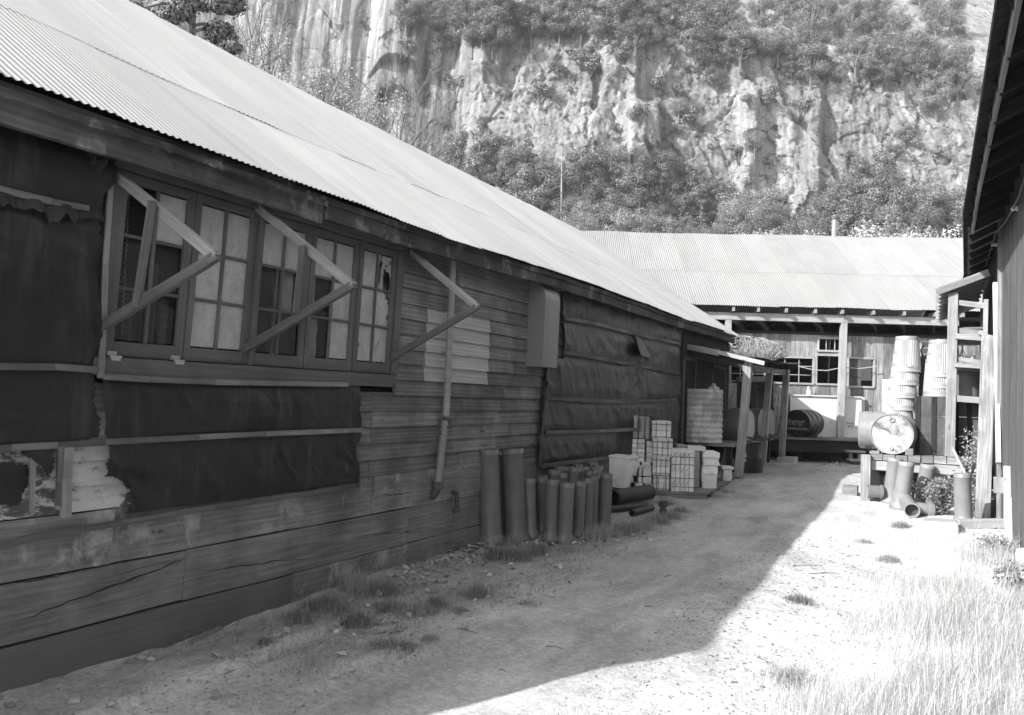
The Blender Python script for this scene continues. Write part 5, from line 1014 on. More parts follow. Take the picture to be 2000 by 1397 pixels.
# ================================================================== raised dock with thick planks
DK = thing('loading_dock', 'raised dock of thick weathered planks on timber posts carrying drums and bins', 'dock', (-.2, 13.5, .2))
def Dk(mb, name, mat, **k): return mb.build(name, M[mat], DK, **k)
dl = onY(13.0, 1691, 890); dr = onY(13.0, 1908, 897); YD = 12.95
dl = onY(YD, 1700, 890); xs0, xs1 = dl.x, .66; n = 9; g = MB()
for i in range(n): a = xs0+(xs1-xs0)*i/n; b = xs0+(xs1-xs0)*(i+1)/n; o = jr(.05); g.box((a+.004, YD+o, zpl-.085), (b-.004, 18.2, zpl-jr(.004)), axis=1, tone=random.random(), jit=.003)
Dk(g, 'dock_planks', 'grey_wood', bevel=.005)
a, b = onY(YD-.02, 1704, 902), onY(YD-.02, 1900, 917); zc = zpl-.085-.075; g = MB(); g.beam((xs0-.05, YD+.08, zc), (.62, YD+.08, zc), .08, .14, tone=.8); Dk(g, 'dock_beam', 'pale_wood', bevel=.005)
for (px, yy, mt) in ((1691, -.02, 'post'), (1712, .9, 'grey_wood'), (1726, .4, 'grey_wood'), (1895, .1, 'grey_wood'), (1800, 1.3, 'dark_wood')):
    p = onY(YD+yy, px, 930); g = MB(); g.box((p.x-.065, YD+yy-.06, gz(0, YD)-.05), (p.x+.065, YD+yy+.06, zpl-.01-(0 if px == 1691 else .09)), axis=2, tone=random.random()); Dk(g, 'post', mt, bevel=.006)
g = MB(); a = ong(1688, 975); g.beam(Vector((a.x-.02, a.y+.3, .26)), Vector((a.x+.5, a.y+.5, .26)), .2, .1); Dk(g, 'footing', 'dark_wood')
g = MB(); g.box((xs0, 17.9, .2), (.6, 17.95, zpl-.1)); Dk(g, 'back_skirt', 'dark_in')
# horizontal white drum
Yw = 13.15; c = onY(Yw, 1742, 848); rw = 39.5*(c-EYEP).dot(FW)/FPX
rw = c.z-zpl-.005 if abs(c.z-zpl-.005-rw) < .05 else rw; c.z = zpl+rw+.004
drum('oil_drum', 'weathered drum on its side with peeling white end facing the yard', c, (.10, 1, 0), rw, .88, 'drum_side', 'drum_end')
a = onY(Yw+.15, 1776, 882); tag(MB().box((a.x-.05, Yw-.02, zpl), (a.x+.055, Yw+.35, zpl+.1), axis=1).build('chock', M['post'], None, bevel=.006), 'square timber chock against the right side of the white drum', 'wood block')
a = onY(Yw+.1, 1714, 884); tag(MB().box((a.x-.1, Yw-.05, zpl), (a.x+.03, Yw+.3, zpl+.03)).build('wedge', M['post'], None), 'thin wooden wedge under the left side of the white drum', 'wood block')
# pale tank lying left of it on the deck
Y = 14.6; c = onY(Y, 1700, 842); T = thing('fuel_tank', 'smooth pale metal tank lying behind the white drum', 'tank', c); g = MB(); r = (onY(Y, 1700, 806).z-onY(Y, 1700, 879).z)/2; xl = onY(Y, 1677, 842).x; c.z = max(c.z, zpl+r)
g.lathe((xl, Y+.15, c.z), (1, 0, 0), [(.001, 0), (r-.02, 0), (r, .02), (r, .95), (r-.02, .97), (.001, .97)], 40); g.build('shell', M['drum_side'], T, smooth=True, sharp=40); g = MB(); g.box((xl+.1, Y, zpl), (xl+.2, Y+.3, c.z-r+.04)); g.box((xl+.7, Y, zpl), (xl+.8, Y+.3, c.z-r+.04)); g.build('cradle', M['dark_wood'], T)
# crates of stained boards
Yc = 13.55; z1 = onY(Yc, 1825, 775).z
def crate(x0, x1, Y, z0, z1, label, dpt=.9):
    T = thing('wooden_crate', label, 'crate', ((x0+x1)/2, Y, z0), group='tall stained board crates on the dock'); g = MB(); n = 3
    for k in range(n): za = z0+(z1-z0)*k/n; zb_ = z0+(z1-z0)*(k+1)/n; g.box((x0+.01, Y, za+.004), (x1-.01, Y+.02, zb_-.004), tone=random.random()); g.box((x0, Y+.02, za+.004), (x0+.02, Y+dpt, zb_-.004)); g.box((x1-.02, Y+.02, za+.004), (x1, Y+dpt, zb_-.004))
    g.box((x0, Y+.02, z1-.02), (x1, Y+dpt, z1), axis=1); g.build('boards', M['crate'], T)
    g = MB(); xm = (x0+x1)/2
    for x in (x0+.035, xm, x1-.035): g.box((x-.03, Y-.02, z0), (x+.03, Y-.002, z1), axis=2, tone=random.random())
    g.build('battens', M['dark_wood'], T); return T
x0, x1, x2 = onY(Yc, 1787, 830).x, onY(Yc, 1861, 830).x, onY(Yc, 1925, 830).x
crate(x0, x1, Yc, zpl+.003, z1, 'dark stained board crate under the right-hand stack of bins'); crate(x1+.02, min(x2, .7), Yc+.25, zpl+.003, z1, 'stained board crate behind the shed post, beside the barn')
# galvanised bins stacked upside down
def can_proto():
    T = thing('garbage_can', 'x', 'bin', (0, 0, 0)); g = MB(); g.local = 1; H = .66; r0, r1 = .235, .2
    fl_ = lambda a, t, r: (.005*math.cos(a*40) if .1 < t < H-.07 else 0)
    P = [(r0-.01, 0), (r0+.007, 0), (r0+.009, .02), (r0+.001, .03), (r0-.004, .05), (r0+.006, .075), (r0-.003, .1)]+[(r0-.003+(r1-r0)*(t-.1)/(H-.16), t) for t in (.101, .3, .5, H-.071)]+[(r1, H-.07), (r1, H-.02), (r1-.002, H), (r1-.012, H), (r1-.015, H-.03), (.001, H-.028)]
    g.lathe((0, 0, 0), (0, 0, 1), P, 240, flute=fl_); g.build('body', M['zinc_can'], T, smooth=True, sharp=45)
    g = MB(); g.local = 1; g.tube([(math.cos(a)*(r0+.012)*1.0, math.sin(a)*(r0+.012), .115-.03*math.sin((a-4.35)/.5*math.pi)) for a in [4.35+.5*k/6 for k in range(7)]], .005, 6); g.build('handle', M['zinc_can'], T, smooth=True); return T
CP = can_proto(); first = True
def place_can(x, y, z, rz, tilt, label, grp, s=1):
    global first
    o = CP if first else copy_tree(CP); first = False; o.location = (x, y, z); o.rotation_euler = (tilt, 0, rz); o.scale = (s, s, s); o['label'] = label; o['group'] = grp
names = ['topmost', 'second from top', 'middle', 'second from bottom', 'lowest']
Y = 13.85; xl, xr_ = onY(Y, 1724, 800).x, onY(Y, 1796, 700).x
ct_ = onY(Y, 1772, 658); bots = [onY(Y, 1762, v).z for v in (727, 753, 778, 802, 826)]; H = .66
wpx = onY(Y, 1799, 727).x-onY(Y, 1741, 727).x; S_ = wpx/.498; S_ = (ct_.z-bots[0])/H
print('can scale', S_, wpx)
for i, zb_ in enumerate(bots): place_can(onY(Y, 1771-i*3.5, 740).x, Y+.0, zb_, .3+i*.7, 0, f'{names[i]} ribbed bin of the taller left stack', 'galvanised bins stacked upside down, left stack', S_)
Y = 13.85; tz = onY(Y, 1838, 665).z; bots = [onY(Y, 1836, 738).z, onY(Y, 1836, 760).z, z1+.004]; S2 = (tz-bots[0])/H
for i, zb_ in enumerate(bots): place_can(onY(Y, 1838-i*3, 740).x, Y, zb_, 1.2+i, 0, f'{("topmost", "middle", "lowest")[i]} ribbed bin of the shorter right stack on the crate', 'galvanised bins stacked upside down, right stack', S2)
# support under the left stack
T = tag(MB().box((onY(13.8, 1728, 850).x, 13.62, zpl+.002), (onY(13.8, 1790, 850).x, 14.05, onY(13.85, 1762, 828).z)).build('pale_box', M['white_paint'], None, bevel=.006), 'pale box under the left bin stack behind the white drum', 'box')
# extinguisher-like dark canister between the stacks
a = onY(14.15, 1802, 773); T = thing('dark_canister', 'slim dark canister standing on the crate between the bin stacks', 'canister', (a.x, 14.1, z1)); g = MB(); g.lathe((a.x, 14.1, z1+.002), (0, 0, 1), [(.001, 0), (.055, 0), (.055, .3), (.045, .33), (.06, .34), (.055, .6), (.05, .62), (.001, .62)], 20); g.build('body', M['rust'], T, smooth=True, sharp=40); g = MB(); g.tube([(a.x, 14.1, z1+.6), (a.x-.03, 14.1, z1+.72), (a.x+.02, 14.1, z1+.8)], .012, 6); g.build('nozzle', M['rust'], T)
# rod leaning over drum and pole leaning on the dock
tag(MB().tube([onY(12.98, 1733, 787), onY(12.98, 1763, 818), onY(13.05, 1784, 838)], .008, 6).build('thin_rod', M['wire'], None), 'thin rod slanting above the white drum', 'rod')
a, b = onY(12.7, 1862, 878), onY(12.35, 1885, 925); tag(MB().tube([a, b], .018, 8).build('metal_rod', M['wire'], None), 'pale metal rod slanting from the dock edge behind the right pipe', 'rod')
# ---- pipes on the sunny side
GP = 'clay pipes standing in front of the dock'
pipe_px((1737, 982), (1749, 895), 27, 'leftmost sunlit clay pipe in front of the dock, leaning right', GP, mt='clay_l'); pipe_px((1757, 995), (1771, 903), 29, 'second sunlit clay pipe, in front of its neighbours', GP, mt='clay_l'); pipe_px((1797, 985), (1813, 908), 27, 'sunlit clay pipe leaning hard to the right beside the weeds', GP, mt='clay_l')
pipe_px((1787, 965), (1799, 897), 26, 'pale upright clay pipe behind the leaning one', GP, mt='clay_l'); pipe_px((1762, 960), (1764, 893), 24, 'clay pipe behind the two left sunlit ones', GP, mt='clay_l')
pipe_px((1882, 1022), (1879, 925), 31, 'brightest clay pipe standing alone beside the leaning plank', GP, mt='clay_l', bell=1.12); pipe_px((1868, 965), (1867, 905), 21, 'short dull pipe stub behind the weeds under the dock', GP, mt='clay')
# fallen Y junction
a = ong(1781, 1013); a.z += .1; b = ong(1762, 985); b.z += .13; T = thing('pipe_junction', 'fallen Y-shaped clay pipe junction with its open end facing the camera', 'pipe', a); ax = (b-a).normalized(); r = .095; L = (b-a).length+.05; g = MB()
g.lathe(a, ax, [(r-.016, 0), (r, 0), (r, .03), (r*.98, .05), (r*.98, L-.12), (r*1.05, L-.1), (r*1.3, L-.09), (r*1.3, L), (r*1.3-.016, L), (r*1.2, L-.05), (r-.016, L-.1), (r-.016, 0)], 32); g.build('barrel', M['clay_l'], T, smooth=True, sharp=50)
g = MB(); g.lathe(a+ax*.22, Vector((.9, .25, -.05)), [(r*.8, 0), (r*.85, .2), (r*1.1, .21), (r*1.1, .27), (r*.95, .27), (r*.7, .1)], 28); g.build('branch', M['clay_l'], T, smooth=True, sharp=50)
g = MB(); g.lathe(a+ax*.1, ax, [(.001, 0), (r-.017, 0)], 24); g.build('dark_inside', M['clay_in'], T)
# wood block on the path edge
a = ong(1659, 968); T = tag(MB().box((a.x-.1, a.y, a.z-.02), (a.x+.11, a.y+.2, a.z+.14), axis=1).build('wood_block', M['post'], None, bevel=.006), 'squared dark wood block lying at the edge of the path', 'wood block')
# bottle and pots under the dock
a = ong(1704, 965); a.z = .22; T = thing('gas_bottle', 'short pale gas bottle standing under the dock', 'bottle', (a.x, 13.25, .22)); g = MB(); c = onY(13.25, 1704, 960); g.lathe((c.x, 13.25, .21), (0, 0, 1), [(.001, 0), (.11, 0), (.12, .03), (.12, .32), (.09, .39), (.03, .42), (.03, .46), (.001, .46)], 24); g.build('body', M['drum_side'], T, smooth=True, sharp=40); g = MB(); g.tube([(c.x, 13.25, .66), (c.x+.0, 13.25, .78)], .01, 6); g.build('valve', M['rust'], T)
c = onY(12.8, 1712, 962); T = thing('tin_can', 'tipped-over tin lying in front of the gas bottle', 'can', (c.x, 12.8, .3)); g = MB(); g.lathe((c.x-.12, 12.85, .3), (1, .3, 0), [(.07, 0), (.09, 0), (.09, .16), (.1, .17), (.1, .2), (.085, .2), (.07, 0)], 24); g.build('body', M['drum_grey'], T, smooth=True, sharp=40)
c = onY(13.2, 1722, 930); T = thing('hanging_pan', 'dark pan hanging under the dock planks', 'pan', (c.x, 13.2, .75)); g = MB(); g.lathe((c.x, 13.2, .62), (-.3, -1, 0), [(.001, 0), (.1, 0), (.11, .03), (.1, .03), (.001, .01)], 24); g.build('body', M['black'], T, smooth=True); g = MB(); g.beam((c.x, 13.2, .71), (c.x, 13.2, .84), .02, .01, up=(0, 1, 0)); g.build('handle', M['black'], T)
# ================================================================== numpy noise
def _h(ix, iy, s=0):
    n = (ix.astype(np.int64)*374761393 + iy.astype(np.int64)*668265263 + s*1274126177) & 0x7fffffff
    n = ((n ^ (n >> 13))*1274126177) & 0x7fffffff; return ((n ^ (n >> 16)) & 0xffff)/65535.
def vn(x, y, s=0):
    ix, iy = np.floor(x), np.floor(y); fx, fy = x-ix, y-iy; fx = fx*fx*(3-2*fx); fy = fy*fy*(3-2*fy)
    a, b, c, d = _h(ix, iy, s), _h(ix+1, iy, s), _h(ix, iy+1, s), _h(ix+1, iy+1, s); return (a*(1-fx)+b*fx)*(1-fy)+(c*(1-fx)+d*fx)*fy
def vf(x, y, s=0, o=5, g=.5):
    r = 0; a = 1; t = 0
    for k in range(o): r = r+a*vn(x*2**k, y*2**k, s+k*17); t += a; a *= g
    return r/t
def wor(x, y, s=0):
    ix, iy = np.floor(x), np.floor(y); best = np.full(x.shape, 9.); val = np.zeros(x.shape); sec = np.full(x.shape, 9.)
    for dx in (-1, 0, 1):
        for dy in (-1, 0, 1):
            cx, cy = ix+dx, iy+dy; px = cx+_h(cx, cy, s+1); py = cy+_h(cx, cy, s+2); d = np.maximum(np.abs(x-px), np.abs(y-py))+.25*np.hypot(x-px, y-py); m_ = d < best
            sec = np.where(m_, best, np.minimum(sec, d)); val = np.where(m_, _h(cx, cy, s+3)+(x-px)*(_h(cx, cy, s+4)-.5)*1.5+(y-py)*(_h(cx, cy, s+5)-.35)*1.3, val); best = np.where(m_, d, best)
    return val, sec-best
# ================================================================== the cliff: slopes, walls and ledges above the yard
NA, NT_ = 820, 520
PRO = np.array([(42, .6), (70, 7), (97, 18), (107, 24), (108.5, 32), (110.5, 43), (113.5, 52), (122, 57.5), (146, 70), (168, 90), (200, 122), (250, 175)], float)
tt = np.linspace(0, 1, NT_)
wts = np.array([0, .04, .09, .15, .31, .47, .6, .66, .77, .88, .96, 1.])
A2, T2 = np.meshgrid(np.linspace(-.62, .74, NA), tt, indexing='ij')
D0 = np.interp(T2, wts, PRO[:, 0]); Z0 = np.interp(T2, wts, PRO[:, 1])
PXA = 1000+1600*A2
sh = np.interp(PXA, [0, 450, 700, 860, 950, 1150, 1300, 1450, 1600, 1750, 1900, 2200], [14, 9, 5, -1, 0, 2, 0, -2, -4, -5, -6, -8])   # the wall's top edge rises to the left
wall = np.clip((T2-.13)/.12, 0, 1)*np.clip((.9-T2)/.2, 0, 1)
Z0 = Z0 + sh*np.clip((T2-.14)/.4, 0, 1)
S0 = A2*D0
smooth = np.clip((PXA-860)/60, 0, 1)
steep = np.clip((T2-.12)/.05, 0, 1)*np.clip((.70-T2)/.08, 0, 1)
w1 = vf(S0*.03, Z0*.035, 3)*4; wx = S0+.25*Z0+.9*(vf(S0*.8, Z0*.8, 31)-.5); wz = Z0-.15*S0+.9*(vf(S0*.8, Z0*.8, 37)-.5)
b1, e1 = wor(wx*.075, wz*.06, 5); b2, e2 = wor(wx*.24+3, wz*.13, 9); b3, e3 = wor(wx*.6, wz*.5, 13); b4, e4 = wor(wx*1.5, wz*1.1, 19)
lg = (vf(S0*.03, Z0*.22+9, 21, 4)-.5)
disp = (w1*1.2 + b1*1.7 + b2*.95 + b3*.4 + b4*.2 + lg*1.6)*(.14+.86*smooth) + vf(S0*.5, Z0*.45, 41, 5)*.6*(.3+.7*smooth) - .35*np.exp(-e1/.012)*smooth - .25*np.exp(-e2/.02)*smooth
disp = disp*(.25+.75*steep)
# the free-standing tower block with its shaded side, and two lesser buttresses
def butt(px0, px1, z0, z1, amt):
    fx = 1/(1+np.exp(-(PXA-px0)/2.5))*1/(1+np.exp((PXA-px1)/2.0)); fz = 1/(1+np.exp(-(Z0-z0)/.8))/(1+np.exp((Z0-z1)/.5)); return amt*fx*fz
disp = disp + butt(1213, 1279, 31, 39.5, 4.2) + butt(1160, 1232, 41, 48, 2.2) + butt(1440, 1474, 30, 42, 2.6) + butt(880, 962, 44, 55, 3.) + butt(1570, 1600, 28, 44, 2.)
arc = lambda cx, z, w, h: 1.6*np.exp(-((PXA-cx)/w)**8)*np.clip((Z0-(z-h*((PXA-cx)/w)**2))/.5, 0, 1)
disp = disp + (1-smooth)*(arc(755, 46, 55, 2)+arc(755, 42, 45, 2))
DD = D0-disp; SS = A2*DD; ZZ = Z0+.35*disp*(1-steep) + (vf(S0*.1, D0*.1, 55)-.5)*3*(1-steep)*np.clip(T2/.1, 0, 1)
Pw = np.stack([_f0.x*DD+_r0.x*SS, _f0.y*DD+_r0.y*SS, ZZ], -1).reshape(-1, 3)
ii, jj = np.meshgrid(np.arange(NA-1), np.arange(NT_-1), indexing='ij'); i0 = (ii*NT_+jj).ravel(); F4 = np.stack([i0, i0+NT_, i0+NT_+1, i0+1], -1)
me = bpy.data.meshes.new('cliff'); me.vertices.add(len(Pw)); me.vertices.foreach_set('co', Pw.astype(np.float32).ravel()); me.loops.add(F4.size); me.loops.foreach_set('vertex_index', F4.astype(np.int32).ravel()); me.polygons.add(len(F4)); me.polygons.foreach_set('loop_start', np.arange(0, F4.size, 4, dtype=np.int32)); me.update(calc_edges=True)
uvl = me.uv_layers.new(name='UVMap'); uvv = np.stack([SS.ravel(), ZZ.ravel()], -1)[F4.ravel()]; uvl.data.foreach_set('uv', uvv.astype(np.float32).ravel())
stk = np.clip(1-smooth, 0, 1)*.95 + .5*np.exp(-((PXA-1690)/110)**2)*np.clip((ZZ-26)/5, 0, 1); stk = stk*steep + .06 + .22*steep*smooth
at = me.attributes.new('streak', 'FLOAT', 'POINT'); at.data.foreach_set('value', stk.astype(np.float32).ravel()); me.materials.append(M['rock']); at = me.attributes.new('facet', 'FLOAT', 'POINT'); at.data.foreach_set('value', np.clip(.4*b1+.3*b2+.2*b3+.15, 0, 1).astype(np.float32).ravel())
CL = bpy.data.objects.new('cliff', me); C.objects.link(CL); tag(CL, kind='structure')
dv = Pw-np.array(EYEP); fw = dv@np.array(FW); PPX = 1000+1600*(dv@np.array(RT))/fw; PPY = 698.5-1600*(dv@np.array(UP))/fw; PDD = fw
def foot(px, py):
    q_ = (PPX-px)**2+(PPY-py)**2; m_ = np.where(q_ < 36)[0]
    i = m_[np.argmin(PDD[m_])] if len(m_) else int(np.argmin(q_)); return Vector(Pw[i]), PDD[i]
def atd(px, py, d): r_ = ray(px, py); return EYEP + r_*(d/r_.dot(FW))
# ================================================================== trees
def leaves(rs, lobes, n, size, squash=.75, sprig=0):
    """n leaf faces spread through the outer part of the lobes; returns verts, faces"""
    L = np.array([(l[0], l[1], l[2], l[3]) for l in lobes]); w_ = L[:, 3]**2; idx = rs.choice(len(L), n, p=w_/w_.sum())
    d = rs.normal(size=(n, 3)); d /= np.linalg.norm(d, axis=1)[:, None]; r = L[idx, 3]*(rs.uniform(.5, 1, n)**.4)*(1+.12*rs.normal(size=n))
    c = L[idx, :3]+d*r[:, None]*np.array([1, 1, squash]); nrm = d*1.2+rs.normal(size=(n, 3))*.38+np.array([0, 0, .3]); nrm /= np.linalg.norm(nrm, axis=1)[:, None]
    a = np.cross(nrm, rs.normal(size=(n, 3))); a /= np.linalg.norm(a, axis=1)[:, None]; b = np.cross(nrm, a); s = size*rs.uniform(.55, 1.25, n)[:, None]
    V = np.stack([c-a*s*.5, c+b*s*.32, c+a*s*.5, c-b*s*.32], 1).reshape(-1, 3); return V
def np_mesh(name, V, k, mat, parent, tone=None):
    me = bpy.data.meshes.new(name); n = len(V)//k; me.vertices.add(len(V)); me.vertices.foreach_set('co', V.astype(np.float32).ravel()); me.loops.add(n*k); me.loops.foreach_set('vertex_index', np.arange(n*k, dtype=np.int32)); me.polygons.add(n); me.polygons.foreach_set('loop_start', np.arange(0, n*k, k, dtype=np.int32)); me.update(calc_edges=True)
    t = RS.rand(n) if tone is None else tone; at = me.attributes.new('tone', 'FLOAT', 'FACE'); at.data.foreach_set('value', t.astype(np.float32)); me.materials.append(mat)
    o = bpy.data.objects.new(name, me); C.objects.link(o)
    if parent is not None: o.parent = parent; KIDS.setdefault(parent.name, []).append(o)
    return o
def tree_proto(seed, kind, mat, leaf=.34, n=2600, name='oak_tree', bare=False):
    rs = np.random.RandomState(seed); T = thing(name, 'x', 'tree', (0, 0, 0)); g = MB(); g.local = 1; lobes = []
    if kind == 'round':       # unit tree: height ~1 .. scaled later; built at 8 m
        H = 8.; nl = rs.randint(14, 24)
        for k in range(nl):
            a = rs.uniform(0, 6.28); rr = rs.uniform(.2, 1)**.6*H*.3; z = H*rs.uniform(.3, .88); rr *= (1.15-abs(z/H-.5)*.9); lobes.append((rr*math.cos(a), rr*math.sin(a), z, H*rs.uniform(.08, .17)))
        g.tube([(0, 0, -.6), (.05, 0, H*.2), (.15, .1, H*.45), (.1, .2, H*.7)], [.26, .2, .14, .05], 7)
        for l in lobes: g.tube([(0, 0, H*rs.uniform(.15, .4)), (l[0]*.5, l[1]*.5, l[2]*.7), (l[0], l[1], l[2])], [.1, .07, .03], 5)
    elif kind == 'cone':
        H = 11.
        for k in range(26):
            z = H*(.14+.84*k/25); r = H*.17*(1-(z/H)**1.3)+.25; m_ = 3 if z < H*.8 else 1
            for j in range(m_): a = rs.uniform(0, 6.28); rr = r*rs.uniform(.4, .95); lobes.append((rr*math.cos(a), rr*math.sin(a), z+rs.uniform(-.2, .2), max(.3, r*rs.uniform(.35, .6))))
        g.tube([(0, 0, -.8), (0, 0, H*.5), (0, 0, H*.98)], [.24, .15, .02], 7)
    elif kind == 'shrub':
        H = 3.2
        for k in range(9): a = rs.uniform(0, 6.28); rr = rs.uniform(.1, 1)*H*.42; lobes.append((rr*math.cos(a), rr*math.sin(a), H*rs.uniform(.25, .72), H*rs.uniform(.14, .26)))
        for l in lobes: g.tube([(0, 0, -.4), (l[0]*.5, l[1]*.5, l[2]*.5), (l[0], l[1], l[2])], [.07, .05, .02], 5)
    g.build('trunk', M['bark'], T)
    V = leaves(rs, lobes, n, leaf, .7 if kind != 'cone' else .45)
    c = V.reshape(-1, 4, 3).mean(1); np_mesh('crown', V, 4, mat, T); return T
PR_ = {'round': [tree_proto(s, 'round', M['oak'], n=8000, leaf=.19) for s in (1, 2, 3, 4)], 'cone': [tree_proto(s, 'cone', M['conifer'], .3, 2600, 'conifer_tree') for s in (11, 12)], 'shrub': [tree_proto(s, 'shrub', M['oak'], .24, 1300, 'cliff_shrub') for s in (21, 22, 23)],
       'pale': [tree_proto(s, 'round', M['pale_leaf'], .2, 3600, 'pale_tree') for s in (31,)]}
used = set()
def plant(kind, P, h, label, group, i=None, rs=None, sx=1):
    pr = PR_[kind][(i if i is not None else random.randrange(99)) % len(PR_[kind])]; base = {'round': 8., 'cone': 11., 'shrub': 2.7, 'pale': 8.}[kind]
    o = pr if pr.name not in used else copy_tree(pr); used.add(pr.name); s = h/base; o.location = P; o.rotation_euler = (0, 0, random.uniform(0, 6.28)); o.scale = (s*sx*random.uniform(.9, 1.15), s*sx*random.uniform(.9, 1.15), s)
    o['label'] = label; o['group'] = group; return o
rnd = random.Random(12)
def fill(poly, step, hpx, kind, label, group, jitter=.45, cone=0.):
    xs = [p[0] for p in poly]; ys = [p[1] for p in poly]; y = min(ys); r = 0
    while y < max(ys):
        x = min(xs)+(r % 2)*step*.5
        while x < max(xs):
            px, py = x+rnd.uniform(-1, 1)*step*jitter, y+rnd.uniform(-1, 1)*step*jitter*.7
            if inpoly(px, py, poly):
                h = hpx*rnd.choice((.6, .8, 1, 1.15, 1.4))*rnd.uniform(.85, 1.1); P, d = foot(px, min(py+h*.5, 560)); k = 'cone' if rnd.random() < cone else kind
                plant(k, P, h*d/1600*(1.25 if k == 'cone' else 1), label, group, rnd.randrange(99))
            x += step
        y += step*.72; r += 1
GL = 'trees of the ledge forest above the cliff'; LL = 'dark bushy tree in the dense forest on the ledge along the top of the cliff'
fill([(760, -20), (768, 40), (850, 52), (905, 88), (1000, 95), (1075, 62), (1180, 66), (1260, 80), (1330, 100), (1400, 118), (1462, 112), (1475, 88), (1440, 48), (1436, -20)], 32, 72, 'round', LL, GL, cone=.06)
GR = 'trees on the upper right slope of the cliff'; LR_ = 'bushy tree in the scattered clumps on the upper right slope, between pale bare ground'
for pl in ([(1488, -20), (1485, 28), (1598, 30), (1600, -20)], [(1622, -20), (1632, 55), (1700, 66), (1778, 56), (1760, 15), (1735, -20)], [(1788, -20), (1895, -20), (1888, 25), (1822, 35)], [(1452, 38), (1525, 38), (1520, 58), (1460, 60)], [(1482, 85), (1560, 58), (1640, 112), (1642, 148), (1560, 146), (1528, 118)], [(1640, 78), (1720, 68), (1878, 98), (1900, 190), (1862, 196), (1742, 152), (1660, 125)]):
    fill(pl, 30, 62, 'round', LR_, GR)
GF_ = 'trees of the forest at the foot of the cliff'; LF = 'sunlit grey tree in the thick forest between the far iron roof and the cliff foot'
fill([(835, 300), (880, 285), (955, 292), (1010, 330), (1060, 345), (1130, 312), (1220, 320), (1300, 330), (1400, 360), (1455, 380), (1510, 405), (1560, 440), (1590, 440), (1610, 370), (1655, 342), (1750, 345), (1800, 368), (1895, 380), (1900, 470), (1150, 470), (1000, 385), (860, 318)], 32, 88, 'round', LF, GF_, cone=.3)
for (px, py, h, k) in ((885, 168, 42, 'shrub'), (1052, 178, 46, 'shrub'), (985, 180, 26, 'shrub'), (1112, 172, 20, 'shrub'), (1090, 140, 30, 'shrub'), (1130, 120, 34, 'shrub'), (1160, 95, 40, 'shrub'), (1215, 100, 44, 'shrub'), (1148, 130, 44, 'shrub'), (1295, 165, 44, 'shrub'), (1330, 175, 34, 'shrub'), (1325, 215, 52, 'round'), (1352, 225, 40, 'shrub'), (1320, 250, 30, 'shrub'), (1438, 302, 40, 'shrub'), (1478, 280, 62, 'round'), (1556, 215, 42, 'shrub'), (1500, 190, 46, 'shrub'), (1462, 200, 26, 'shrub'),
                       (1768, 255, 56, 'round'), (1745, 290, 50, 'round'), (1728, 315, 44, 'shrub'), (1780, 275, 36, 'shrub'), (1845, 305, 30, 'shrub'), (790, 88, 40, 'shrub'), (930, 320, 60, 'round'), (895, 285, 48, 'shrub'), (955, 282, 44, 'shrub'), (1242, 222, 40, 'shrub'), (1204, 250, 16, 'shrub'), (1545, 150, 30, 'shrub'), (1615, 72, 20, 'shrub'), (1525, 70, 30, 'shrub'), (1875, 60, 28, 'shrub'), (1800, 70, 20, 'shrub'), (1195, 160, 16, 'shrub'), (1300, 300, 50, 'round'), (1275, 280, 30, 'shrub'), (1390, 285, 20, 'shrub'), (1650, 300, 26, 'shrub'), (862, 240, 30, 'shrub'), (1690, 330, 40, 'shrub'), (940, 250, 22, 'shrub'), (1010, 60, 30, 'shrub'), (1400, 160, 34, 'shrub'), (1345, 145, 40, 'shrub'), (1580, 20, 30, 'round'), (1380, 140, 44, 'round')):
    P, d = foot(px, py+h*.42); plant(k, P, h*d/1600, 'lone shrub clinging to the bare cliff face between the two forests', 'shrubs scattered on the cliff face')
# the tall conifer, its dead neighbour
P, d = foot(1032, 405); plant('cone', P, 165*d/1600, 'tallest conifer at the cliff foot, rising above the workshop roof line', None, 0, sx=.95)['group'] = 'x'
P, d = foot(1100, 430); d -= 6; P = atd(1096, 462, d); T = thing('dead_tree', 'dead bare pale trunk standing in front of the forest right of the tall conifer', 'tree', P); g = MB(); top = atd(1098, 262, d); g.tube([P-Vector((0, 0, 2)), P.lerp(top, .5), top], [.13, .1, .02], 7); g.build('trunk', M['post'], T)
g = MB()
for k in range(34): q_ = P.lerp(top, .25+.7*random.random()); a = random.uniform(0, 6.28); L = random.uniform(.5, 2.2); g.tube([q_, q_+Vector((math.cos(a)*L*.5, math.sin(a)*L*.5, -.1*L)), q_+Vector((math.cos(a)*L, math.sin(a)*L, -.35*L))], [.045, .03, .01], 4, caps=False)
g.build('branches', M['twig'], T)
# pale sunlit trees just behind the far roof
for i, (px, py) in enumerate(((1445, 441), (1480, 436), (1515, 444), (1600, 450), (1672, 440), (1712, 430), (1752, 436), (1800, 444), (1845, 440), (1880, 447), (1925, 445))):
    d = 31+rnd.uniform(-1.5, 2.5); top = atd(px, py, d); h = rnd.uniform(5., 6.); plant('pale', Vector((top.x, top.y, top.z-h*.97)), h, 'pale sunlit treetop just showing above the far iron roof', 'pale trees right behind the porch building', sx=.8)
